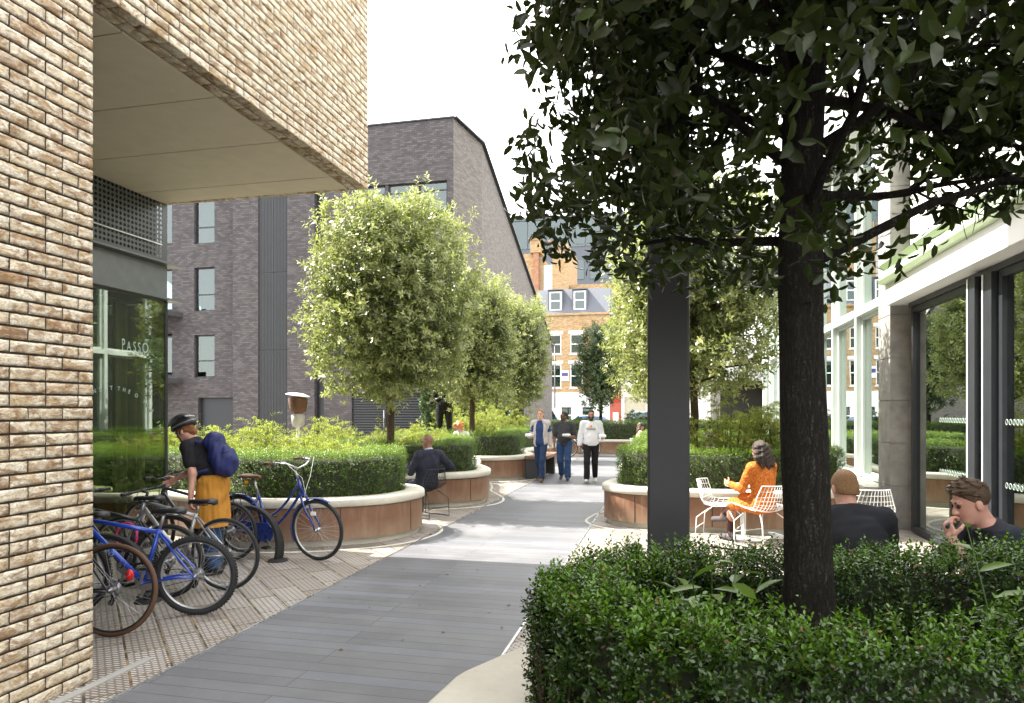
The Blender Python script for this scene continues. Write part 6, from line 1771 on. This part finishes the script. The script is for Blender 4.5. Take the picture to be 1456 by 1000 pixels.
# cyclist beside the racks
cy, JC = person('woman cyclist in black tee and ochre skirt bending over her silver bicycle', (-4.69, 6.33, 0), face(-1, -.05), 'pink', .985, .90, pel_z=.95, spine=(0, .50, 1), neck=(0, .80, .8), look=(0, 1, -.50),
    top=cloth('black_tee', (.016, .016, .019)), top_sleeve=.62, top_hem=.03, skirt=cloth('ochre', (.42, .19, .028)), trousers=DENIM, tr_to=.95, shoes=M['black'], hair=H_GINGER, hair_style='bun',
    armL=((-.16, -.34, -1), (-.10, .02, -1)), armR=((.1, .55, -1), (-.05, .85, -.45)), handL=((-.1, -.1, -1), (.6, -.5, 0)), curlL=.8, curlR=.7, legR=((.02, .12, -1), (0, -.1, -1)), legL=((-.02, -.04, -1), (0, -.12, -1)), h=.009, hh=.006)
def in_frame(root, o, x, y):                                    # matrix of a frame fixed to a figure's joint
    return world_matrix(root) @ basis(tuple(o), tuple(x), tuple(y))
hl = thing('bicycle_helmet', 'black vented cycle helmet on the head of the woman cyclist', 'helmet', tuple(at_world(cy, JC['hc'])))
mb = MB(); n, m = 24, 9; vs = []; fs = []
for i in range(m + 1):
    el = rad(-6 + 94 * i / m)
    for k in range(n):
        a = 2 * PI * k / n; rr = 1 + .05 * (1 if k % 4 < 2 else -.6) * math.sin(el * 1.6)
        vs.append((.104 * rr * math.cos(el) * math.cos(a), (.138 if math.sin(a) > 0 else .146) * rr * math.cos(el) * math.sin(a), .120 * rr * math.sin(el) + (.015 * math.sin(a) if i == 0 else 0)))
for i in range(m):
    for k in range(n): fs.append((i * n + k, i * n + (k + 1) % n, (i + 1) * n + (k + 1) % n, (i + 1) * n + k))
mb.add(vs, fs, 0, True); FR = in_frame(cy, JC['hc'] + JC['hz'] * .045 - JC['hy'] * .012, JC['hx'], JC['hy'])
mb.xform(FR); ho = mb.build('shell', M['black'], hl); sm = ho.modifiers.new('s', 'SOLIDIFY'); sm.thickness = .014
mb = MB()
for k in range(5):
    x = -.066 + .033 * k
    mb.tube([(x, .134 * math.cos(a_), .012 + .124 * math.sin(a_) * (1 - abs(x) * 1.2)) for a_ in np.linspace(.45, 2.7, 9)], .009, 5)
mb.xform(FR); mb.build('vent_ribs', M['alu'], hl)
mb = MB()
for sgn in (-1, 1): mb.tube([(sgn * .088, .04, .0), (sgn * .078, .055, -.08), (sgn * .03, .07, -.165), (0, .068, -.178)], .006, 5); mb.tube([(sgn * .088, -.04, .0), (sgn * .08, .03, -.07)], .006, 5)
mb.xform(FR); mb.build('chin_strap', M['black'], hl)
mb = MB(); mb.tube([(.101 * math.cos(k * PI / 14), (.134 if k < 15 else .143) * math.sin(k * PI / 14), .014) for k in range(28)], .012, 6, True); mb.xform(FR); mb.build('lower_band', M['metal_mid'], hl)
bp = thing('backpack', 'navy blue rucksack on the back of the woman cyclist', 'backpack', tuple(at_world(cy, JC['pel'] + JC['sp'] * .25 - JC['f'] * .2)))
f = Sdf(); o = JC['pel'] + JC['sp'] * .24 - JC['f'] * .215
f.ell(o, (.145, .105, .215), (JC['X'], JC['f'], JC['sp']), .03); f.ell(o - JC['sp'] * .10, (.16, .125, .155), (JC['X'], JC['f'], JC['sp']), .05); f.ell(o - JC['f'] * .07 - JC['sp'] * .06, (.12, .08, .12), (JC['X'], JC['f'], JC['sp']), .02); f.ell(o + JC['sp'] * .17, (.14, .10, .09), (JC['X'], JC['f'], JC['sp']), .03); f.wr = (.008, 18, 3)
P_, F_ = skin_of(f, .009); Mw = np.array(world_matrix(cy)); P_ = P_ @ Mw[:3, :3].T + Mw[:3, 3]; link_mesh('bag', mesh_np('bag', P_, F_, True), cloth('navy_bag', (.018, .024, .10), .6), bp)
mb = MB()
for sgn in (-1, 1):
    sx = JC['X'] * .105 * sgn; a_ = JC['pel'] + sx
    mb.tube([Vector(q) for q in (a_ + JC['sp'] * .42 - JC['f'] * .15, a_ + JC['sp'] * .50 - JC['f'] * .02, a_ + JC['sp'] * .46 + JC['f'] * .085, a_ + JC['sp'] * .30 + JC['f'] * .14, a_ * 1 + sx * .5 + JC['sp'] * .16 + JC['f'] * .06, a_ + sx * .6 + JC['sp'] * .12 - JC['f'] * .12)], .018, 6)
mb.xform(world_matrix(cy)); mb.build('shoulder_straps', cloth('navy_bag', (0, 0, 0)), bp)
mb = MB()
for dz in (.12, -.02): mb.tube([Vector(o - JC['f'] * (.135 if abs(u) < .6 else .10) + JC['sp'] * dz + JC['X'] * .13 * u) for u in (-1, -.5, 0, .5, 1)], .0035, 4)
mb.xform(world_matrix(cy)); mb.build('zip', M['black'], bp)

# seated figures
def dress_mat():
    t = NT('orange_print'); o = t.objco()
    c = t.ramp(t.noise(48, 3, .7, o), [(.40, (.36, .075, .008)), (.54, (.50, .145, .018)), (.70, (.55, .30, .12))])
    t.pbr(c, .8, 0, .2, t.bump(t.noise(9, 4, .6, o), .5, .02)); return t.m
SEAT = dict(pel_z=.555, legR=((.12, 1, -.06), (.02, .06, -1)), legL=((-.12, 1, -.06), (-.02, .06, -1)))
m4, J4 = person('seated man in a navy jacket with a shaved head seen from behind', (-3.80, 10.43, 0), face(-.80, .60), 'brown', 1.0, 1.12, .02, spine=(0, -.14, 1), neck=(0, .28, 1), look=(-.35, 1, -.25), top=None, jacket=(cloth('navy_jacket', (.020, .022, .036)), False),
    collar=cloth('pale_collar', (.36, .40, .48)), trousers=cloth('navy_trouser', (.03, .034, .055)), shoes=M['black'], armL=((-.35, .35, -1), (.0, .85, .45)), armR=((.8, -.1, -.75), (-.3, .8, -.3)), handL=((.1, .5, .9), (.9, 0, 0)), curlL=.6, h=.010, **SEAT)
ph = thing('paper_cup', 'pale paper cup raised in the hand of the seated man in navy', 'cup', tuple(at_world(m4, J4['wrL'] + A3(.035, .05, .03))))
MB().lathe([(0, 0), (.030, 0), (.040, .10), (.042, .104), (.036, .106), (0, .106)], n=18).build('cup', M['white_paint'], ph, False)
m5, J5 = person('seated woman in an orange patterned dress with long dark curly hair', (1.16, 9.10, 0), face(-.62, .80), 'tan', .98, .98, spine=(0, .05, 1), neck=(0, .2, 1), look=(-.05, 1, -.2), dress=dress_mat(), trousers=None, shoes=cloth('grey_boot', (.09, .08, .085)),
    hair=hair_mat('hair_dark_brown', (.035, .022, .016), (.14, .09, .06)), hair_style='long', armL=((-.3, .35, -1), (.1, .95, .15)), armR=((.3, .3, -1), (-.2, .95, .1)), pel_z=.56, legR=((-.02, 1, .08), (-.18, .75, -.7)), legL=((-.1, 1, -.08), (0, .05, -1)), footR=(-.3, 1, -.15), h=.010)
f = Sdf()
for S_ in 'RL': f.cone(J5['hip' + S_], J5['kn' + S_], .088, .060, .03); f.cone(J5['kn' + S_], J5['an' + S_], .060, .043, .02)
sdf_obj('leggings', f, .010, cloth('maroon', (.05, .022, .022)), m5)
m6, J6 = person('seated man in a black shirt with short ginger hair seen from behind', (1.19, 4.70, 0), face(-.12, 1), 'pink', 1.02, 1.14, .02, spine=(0, .42, 1), neck=(0, .62, 1), look=(-.1, 1, -.55), top=cloth('black_shirt', (.020, .021, .026)), top_sleeve=1.05, top_infl=.026,
    trousers=cloth('black_trouser', (.0, .0, .0)), shoes=M['black'], hair=H_SANDY, hair_style='crop', armL=((-.3, .6, -.8), (.3, .9, .1)), armR=((.34, .6, -.8), (-.3, .9, .1)), h=.008, hh=.005, **SEAT)
m7, J7 = person('hunched young man with brown hair resting his fist against his mouth', (2.12, 4.62, 0), face(-.97, -.10), 'pink', 1.03, 1.05, spine=(0, .62, 1), neck=(0, .62, 1), look=(.0, 1, -.38), top=cloth('navy_print_tee', (.024, .028, .040)), top_sleeve=.75, top_infl=.02,
    trousers=cloth('denim', (0, 0, 0)), shoes=M['black'], hair=H_BROWN, hair_style='quiff', armL=((.02, .75, -.95), (.32, .38, 1.0)), armR=((.25, .7, -.9), (-.3, .8, -.3)), handL=((.42, .1, 1), (.3, -1, .1)), curlL=1.15, h=.007, hh=.0042, **SEAT)
dv = thing('vape_pen', 'small black device in the fist of the hunched young man', 'device', tuple(at_world(m7, J7['wrL'] + A3(.03, .0, .05))))
q = at_world(m7, J7['wrL'] + A3(.005, .02, .085)); r_ = at_world(m7, J7['wrL'] + A3(-.05, .05, .075)); MB().tube([q, r_], .011, 8).build('case', M['black'], dv)
mb = MB()
for k in range(7):
    z = .14 + .05 * (k % 4); u = -.09 + .045 * (k // 2) + .01 * k; p = J7['pel'] + J7['sp'] * (z + .12) + J7['f'] * .135 + J7['X'] * u
    mb.bar(Vector(p), Vector(p + J7['X'] * .035 + J7['sp'] * .03), .028, .004, tuple(J7['f']))
mb.build('shirt_print', cloth('pale_print', (.42, .48, .55)), m7, False)
m8, J8 = person('person with ginger curly hair in a white top sitting on the planter edge looking down', (-4.86, 16.0, .12), face(-.35, -.94), 'fair', .97, .92, spine=(0, .28, 1), neck=(0, .6, 1), look=(.1, 1, -.8), top=cloth('white_top', (.62, .62, .62), var=.05), top_sleeve=1.8, trousers=DENIM, shoes=M['black'],
    hair=plain('hair_copper', (.48, .17, .05), .5, var=.3, scale=60), hair_style='curly', armL=((-.2, .5, -1), (.4, .9, .2)), armR=((.2, .5, -1), (-.4, .9, .2)), h=.013, hh=.009, pel_z=.62, legR=SEAT['legR'], legL=SEAT['legL'])
m9, J9 = person('person in a dark cap and pale peach top seated beside the far planter end', (-.98, 23.45, 0), face(.85, .1), 'tan', .98, .92, spine=(0, .1, 1), look=(0, 1, -.1), top=cloth('peach', (.6, .42, .34), var=.1), top_sleeve=1.2, trousers=NAVYJ, shoes=M['black'], hair=H_BROWN, hair_style='long', h=.014, hh=.009, **SEAT)
cp = thing('flat_cap', 'dark cap on the person beside the far planter end', 'cap', tuple(at_world(m9, J9['hc'])))
mb = MB(); mb.lathe([(.105, 0), (.108, .04), (.09, .085), (.05, .105), (0, .11)], (0, 0, .03), 18); mb.add([(-.07, .08, .035), (.07, .08, .035), (.05, .19, .025), (-.05, .19, .025)], [(0, 1, 2, 3), (3, 2, 1, 0)]); mb.xform(in_frame(m9, J9['hc'] - J9['hy'] * .01, J9['hx'], J9['hy'])); mb.build('crown_and_peak', M['black'], cp)
m10, J10 = person('person with a shaved head showing only above the clipped hedge', (.70, 12.75, 0), face(.8, .5), 'brown', 1.0, 1.05, neck=(0, .3, 1), look=(0, 1, -.3), top=cloth('charcoal', (0, 0, 0)), top_sleeve=.7, trousers=NAVYJ, shoes=M['black'], hair=H_BLACK, hair_style='crop', h=.014, hh=.008, **SEAT)
# bronze figure on a low plinth
pz = thing('plinth', 'low stone plinth under the bronze statue', 'plinth', (-6.45, 19.2, 0)); MB().box(-6.85, -6.05, 18.8, 19.6, .5, .78).build('block', M['concrete'], pz, bevel=.02)
stt, JS = person('dark bronze statue of a standing man in a padded jacket', (-6.45, 19.2, .78), face(.35, -1), s=1.06, wide=1.45, belly=.10, armR=((.35, -.05, -1), (-.75, .75, .35)), armL=((-.4, -.05, -1), (.75, .7, .1)), handR=((-1, .2, .1), (0, -1, 0)), handL=((1, .1, .1), (0, -1, 0)), statue=M['bronze'], cat='statue', h=.014)
mb = MB()
